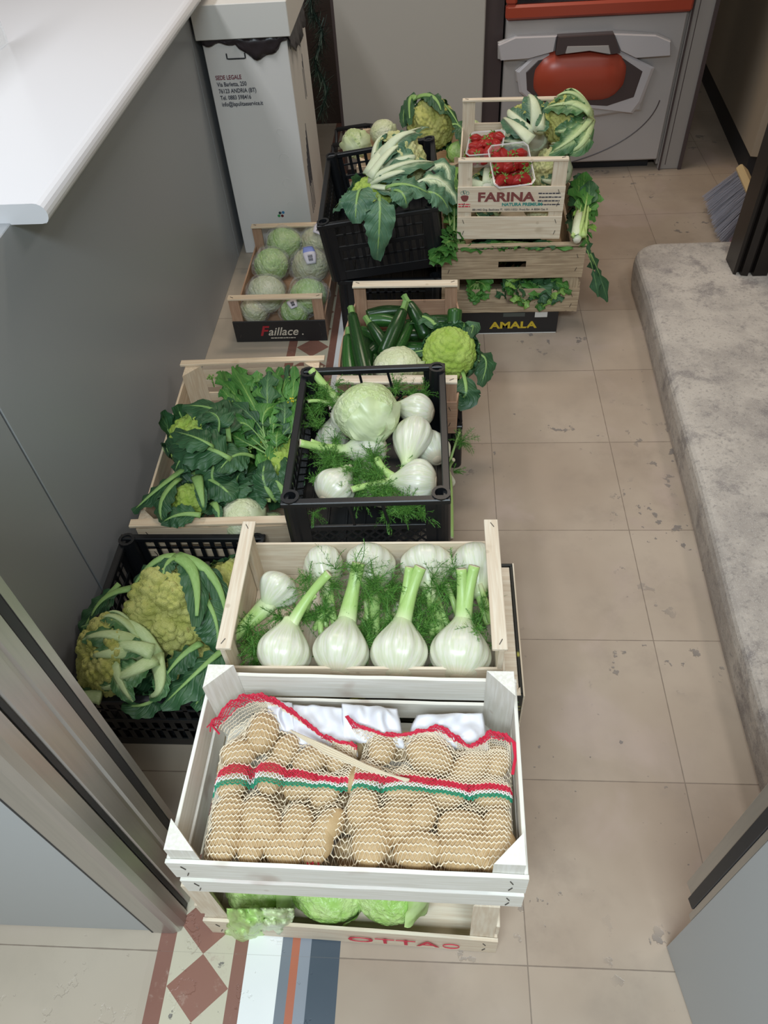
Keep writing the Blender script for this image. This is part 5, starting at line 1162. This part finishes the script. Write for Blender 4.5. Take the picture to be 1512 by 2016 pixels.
# --- tilted crate of cauliflower
cauliflower('large cauliflower with thick pale ribs lying on the tilted crate, cut stem left', P(788, 322, .485), (P(850, 300, .50) - P(740, 345, .485)), .083, ('pale', 4), 6, (.3, .8), 'ribblue', 'white', .24, .5, 71, stemr=.30,
    extra=((P(725, 345, .49), P(755, 265, .58), P(842, 250, .52), .028, (0, .2, 1), .018), (P(728, 355, .49), P(800, 305, .58), P(862, 322, .49), .034, (0, -.3, 1), .012), (P(730, 360, .48), P(785, 335, .55), P(815, 335, .50), .024, (0, -.4, 1), .017), (P(732, 365, .48), P(780, 380, .50), P(835, 355, .47), .028, (0, -.5, 1), .011), (P(728, 350, .50), P(780, 270, .59), P(830, 262, .54), .022, (0, 0, 1), .015), (P(820, 360, .49), P(870, 330, .52), P(900, 400, .44), .045, (.3, -.3, 1), .004), (P(840, 340, .49), P(885, 300, .52), P(885, 360, .47), .036, (.3, -.3, 1), .004)))
cauliflower('dark leaved cauliflower spilling big drooping leaves over the front of the tilted crate', P(735, 392, .430), (-.1, -.2, 1), .066, ('lime', 5), 8, (.4, .9), 'blue', 'green', .10, .75, 72, cut=False,
    extra=((P(715, 375, .50), P(700, 360, .56), P(700, 440, .47), .055, (-.2, -.6, 1), .006), (P(745, 385, .50), P(752, 400, .54), P(742, 512, .36), .048, (.1, -1, .5), .005), (P(700, 385, .49), P(680, 380, .51), P(655, 415, .44), .032, (-.4, -.2, 1), .003), (P(770, 375, .49), P(800, 370, .54), P(800, 410, .47), .036, (.2, -.6, 1), .006), (P(760, 370, .50), P(800, 350, .54), P(850, 385, .48), .040, (0, -.4, 1), .006), (P(830, 380, .48), P(870, 370, .50), P(885, 420, .42), .040, (.4, -.6, 1), .004)))
cauliflower('cauliflower with arching leaves standing highest at the back, by the grey cabinet', P(850, 245, .375), (.25, -.70, .45), .080, ('yellow', 2), 8, (.1, .5), 'dark', 'green', .12, .55, 73, cut=False, out=1.05,
    extra=((P(820, 195, .45), P(800, 175, .45), P(808, 245, .42), .026, (-.3, -.3, 1), .010), (P(822, 192, .46), P(880, 180, .47), P(912, 270, .37), .030, (.4, 0, 1), .009), (P(822, 192, .46), P(860, 175, .50), P(870, 225, .44), .030, (0, -.3, 1), .010), (P(815, 200, .44), P(790, 200, .43), P(795, 250, .38), .026, (-.4, -.3, 1), .005), (P(890, 245, .40), P(915, 240, .40), P(910, 285, .36), .036, (.3, -.5, 1), .004)))
lettuce('ruffled pale lettuce at the back left, above the black tilted crate', P(700, 282, .325), .056, ('pale', 7), 75, 2)
lettuce('smooth pale lettuce at the back between the ruffled one and the cauliflower', P(755, 262, .330), .052, ('cream', 4), 76, 1)
lettuce('pale lettuce at the back, left of the strawberry crate bar', P(928, 255, .330), .040, ('pale', 2), 77, 1)
lettuce('frilly light lettuce at the back, below the one by the strawberry crate bar', P(902, 300, .300), .042, ('green', 3), 78, 2)

# --- printed crate: cauliflowers and strawberries
cauliflower('cauliflower with its round cut stem facing the viewer in the printed crate', P(1040, 252, .485), (-.25, .92, .12), .074, ('yellow', 2), 8, (.1, .7), 'ribblue', 'white', .28, .5, 81, stemr=.40,
    extra=((P(1045, 278, .53), P(1010, 240, .58), P(990, 232, .53), .030, (-.3, -.3, 1), .018), (P(1060, 262, .53), P(1072, 245, .58), P(1070, 222, .54), .022, (.2, -.2, 1), .014), (P(1040, 285, .51), P(1000, 275, .53), P(975, 280, .49), .036, (-.3, -.4, 1), .008)))
cauliflower('cauliflower lying on its side on the right of the printed crate, cut stem right', P(1115, 240, .530), (-.93, .10, -.12), .074, ('yellow', 2), 8, (.2, .7), 'ribby', 'pale', .2, .55, 82, stemr=.32,
    extra=((P(1160, 222, .58), P(1130, 192, .62), P(1072, 214, .58), .040, (0, -.2, 1), .014), (P(1162, 235, .56), P(1140, 270, .56), P(1082, 302, .50), .040, (0, -.7, 1), .009), (P(1165, 235, .55), P(1160, 290, .55), P(1110, 305, .49), .030, (.5, -.5, 1), .010)))
cauliflower('cauliflower low in the printed crate right of the punnets, stem end at the right', P(1082, 335, .430), (-.9, .1, .15), .060, ('pale', 4), 7, (.2, .8), 'ribblue', 'white', .26, .5, 83, stemr=.30)
cauliflower('cauliflower with pale leaves showing through the left of the printed crate', P(962, 372, .415), (.1, .6, -.3), .054, ('yellow', 2), 7, (.2, .7), 'ribblue', 'white', .24, .55, 84, stemr=.32)
cauliflower('cauliflower seen through the lower gap at the left of the printed crate', front(965, 418, 2.155, .045), (-.5, .3, .6), .040, ('pale', 4), 6, (.3, .7), 'blue', 'pale', .15, .6, 85, cut=False)
lettuce('yellowish lettuce seen through the lower gap at the right of the printed crate', front(1062, 420, 2.155, .048), .046, ('tan', 5), 86, 1)
SBM = []
for sd in range(3):
    v, f = ICO4; z = v[:, 2]; k = np.where(z > 0, 1 - .18 * z, np.sqrt(np.clip(1 - (-z) ** 2.4 * .25, 0, 1))) * (1 + .05 * nz(v, 1.5, sd)); sh = np.stack([v[:, 0] * k * .78 * (1 - .30 * np.clip(-z, 0, 1)), v[:, 1] * k * .74 * (1 - .30 * np.clip(-z, 0, 1)), z * 1.25], 1)
    SBM.append(mesh_of('berry', sh, f, STR))
mb = MB()
for k in range(7):
    a = 2 * PI * k / 7; d = V((math.cos(a), math.sin(a), 0)); s_ = V((-d.y, d.x, 0)); mb.add([V((0, 0, 1.08)) - s_ * .1, V((0, 0, 1.08)) + s_ * .1, d * .55 + s_ * .14 + V((0, 0, 1.15)), d * .85 + V((0, 0, 1.0)), d * .55 - s_ * .14 + V((0, 0, 1.15))], [(0, 1, 2, 3, 4)])
cal0 = mb.build('calyx', LF['lime']); calm = cal0.data; bpy.data.objects.remove(cal0)
def punnet(label, c, w, l, h, rx, ry, rz, berries, glabel, sd):
    t = thing('strawberry_punnet', label, 'punnet', c, (rx, ry, rz)); Rm = t.rotation_euler.to_matrix()
    ring = lambda sw, sl, z: [V((x * sw / 2, y * sl / 2, z)) for x, y in ((-1, -.8), (-.8, -1), (.8, -1), (1, -.8), (1, .8), (.8, 1), (-.8, 1), (-1, .8))]
    Ls = [ring(w * .82, l * .86, 0), ring(w, l, h), ring(w + .010, l + .010, h)]
    MB().add(sum(Ls, []), [[k * 8 + i, k * 8 + (i + 1) % 8, k * 8 + 8 + (i + 1) % 8, k * 8 + 8 + i] for k in (0, 1) for i in range(8)] + [list(range(8))]).build('tub', CLEAR, t)
    pr = ring(w + .008, l + .008, h); MB().tube(pr + [pr[0]], .0018, 6).build('rim', CLRIM, t)
    r = random.Random(sd)
    for k, (x, y, z, a, e, s_) in enumerate(berries):
        lb = glabel + (', bottom layer' if k < len(berries) // 2 else ', top layer, %s column, %s' % (('left', 'second', 'third', 'right')[(k - len(berries) // 2) // (len(berries) // 8)], ('nearest', 'second nearest', 'third nearest', 'farthest')[k % 4]))
        p = V(c) + Rm @ V((x, y, z)); b = thing('strawberry', lb, 'strawberry', p, group=glabel); q_ = Quaternion(Rm @ V((0, 0, 1)), a) @ Quaternion(Rm @ V((1, 0, 0)), e)
        meshobj('berry', SBM[k % 3], b, s_, q_); meshobj('calyx', calm, b, s_, q_)
def brs(w, l, h, n, sd):
    r = random.Random(sd); out = []; cols = 4; rows = n // cols
    for lay in range(2):
        for i in range(cols):
            for j in range(rows):
                out.append(((i + .5 - cols / 2) * w / cols * .86 + r.uniform(-.003, .003), (j + .5 - rows / 2) * l / rows * .88 + r.uniform(-.004, .004), .014 + lay * .022 + r.uniform(-.002, .006), r.uniform(0, 6), r.uniform(1.1, 2.0), r.uniform(.0180, .0225)))
    return out
punnet('clear punnet of strawberries at the left of the printed crate, further back', P(958, 310, .487), .098, .125, .046, .10, -.10, -.15, brs(.098, .125, .05, 12, 4), 'strawberry in the back punnet', 1)
punnet('clear punnet of strawberries tipped toward the viewer just behind the FARINA crate bar', P(1004, 350, .480), .108, .155, .048, .34, -.04, .10, brs(.108, .155, .05, 12, 6), 'strawberry in the front punnet', 2)

# --- celery and escarole in the weathered crate
random.seed(8)
greens('light green celery bunch rising at the left side of the printed crate', P(898, 470, .320), [P(random.uniform(872, 912), random.uniform(320, 420), random.uniform(.36, .42)) for _ in range(26)], 'celery', ('lime', 'green'), .022, 'celery', 'celery_bunch', 11, .0045, .5, 0, .40, .008, .01)
greens('escarole leaves spilling out at the left front corner of the weathered crate', P(905, 480, .300), [P(846, 512, .31), P(856, 498, .33), P(868, 470, .34), P(852, 480, .33), P(880, 455, .36), P(872, 500, .33), P(890, 440, .36), P(865, 520, .30), P(884, 490, .335), P(850, 522, .29), P(862, 508, .32), P(875, 480, .35), P(895, 455, .36), P(885, 470, .35)], 'celery', 'green', .032, 'escarole', 'escarole', 12, .004, .5, 0, .2, .008, .014)
t = greens('celery bunch with a white root end leaning at the right side of the printed crate', P(1137, 468, .350), [P(1150, 372, .40), P(1168, 385, .39), P(1142, 400, .38), P(1160, 355, .41), P(1172, 410, .36), P(1150, 340, .40), P(1166, 440, .34), P(1140, 350, .40), P(1158, 480, .32), P(1152, 420, .37), P(1165, 400, .38), P(1160, 455, .34), P(1140, 345, .40), P(1158, 365, .40), P(1172, 372, .39), P(1128, 360, .39)], 'celery', ('green', 'dark', 'lime'), .030, 'celery', 'celery_bunch', 13, .0052, .5, 0, .5, .008, .01)
o0 = t.location.copy(); MB().tube([P(1136, 474, .350), P(1136, 462, .354), P(1139, 435, .365), P(1143, 415, .37)], [.010, .017, .016, .012], 12, capmi=1).build('root_end', [RIB['white'], CUTW], t, True, off=o0)
greens('long celery stalk with serrated leaves hanging over the right side of the weathered crate', P(1140, 455, .345), [P(1184, 560, .17), P(1196, 595, .13), P(1172, 530, .22), P(1178, 585, .16), P(1160, 500, .28), P(1192, 570, .15)], 'green', 'dark', .022, 'celery', 'celery_stalk', 14, .0028, .75, 0, .62, .01, .012)
def G(px, py): return PY(px, py, 2.098)
greens('frilly endive leaves hanging out through the gap of the weathered crate', PY(1030, 558, 2.19), [G(1010, 595), G(1040, 605), G(1065, 612), G(1090, 600), G(1112, 580), G(1120, 565), G(1000, 580), G(975, 585), G(1050, 590), G(1085, 580), G(1030, 585), G(1100, 570), G(1015, 575), G(1060, 585), G(1075, 598), G(1045, 592), G(988, 572), G(1108, 592), G(1095, 588), G(1022, 602), G(1005, 566), G(1125, 575)], 'celery', ('green', 'lime', 'dark'), .044, 'endive', 'endive', 15, .003, .85, 0, .15, .008, .016, upv=(0, -1, .3))
greens('broad escarole leaf hanging from the left end of the gap of the weathered crate', PY(940, 558, 2.17), [G(932, 592), G(945, 580), G(922, 575), G(935, 600), G(958, 572), G(940, 592), G(952, 590), G(928, 585)], 'celery', 'green', .030, 'escarole', 'escarole', 16, .003, .4, 0, .15, .006, .01, upv=(0, -1, .3))
greens('dark escarole leaves packed along the top rail of the weathered crate', P(1010, 480, .290), [P(random.uniform(900, 1130), random.uniform(486, 492), random.uniform(.316, .324)) for _ in range(22)], 'celery', ('green', 'dark'), .016, 'escarole', 'escarole', 17, .003, .5, 0, .3, .006, .006)
greens('celery leaves filling the right back of the weathered crate', P(1130, 400, .25), [P(random.uniform(1125, 1150), random.uniform(340, 470), random.uniform(.33, .37)) for _ in range(12)], 'celery', 'dark', .024, 'celery', 'celery_bunch', 18, .004, .5, 0, .3, .01, .01)
greens('heads of escarole filling the inside of the weathered crate', (.23, 2.40, .10), [(.23 + random.uniform(-.14, .14), 2.40 + random.uniform(-.22, .22), random.uniform(.19, .30)) for _ in range(50)], 'celery', ('dark', 'green'), .045, 'escarole', 'escarole', 19, .004, .5, 0, .2, .01, .01)
#CONTENT-END
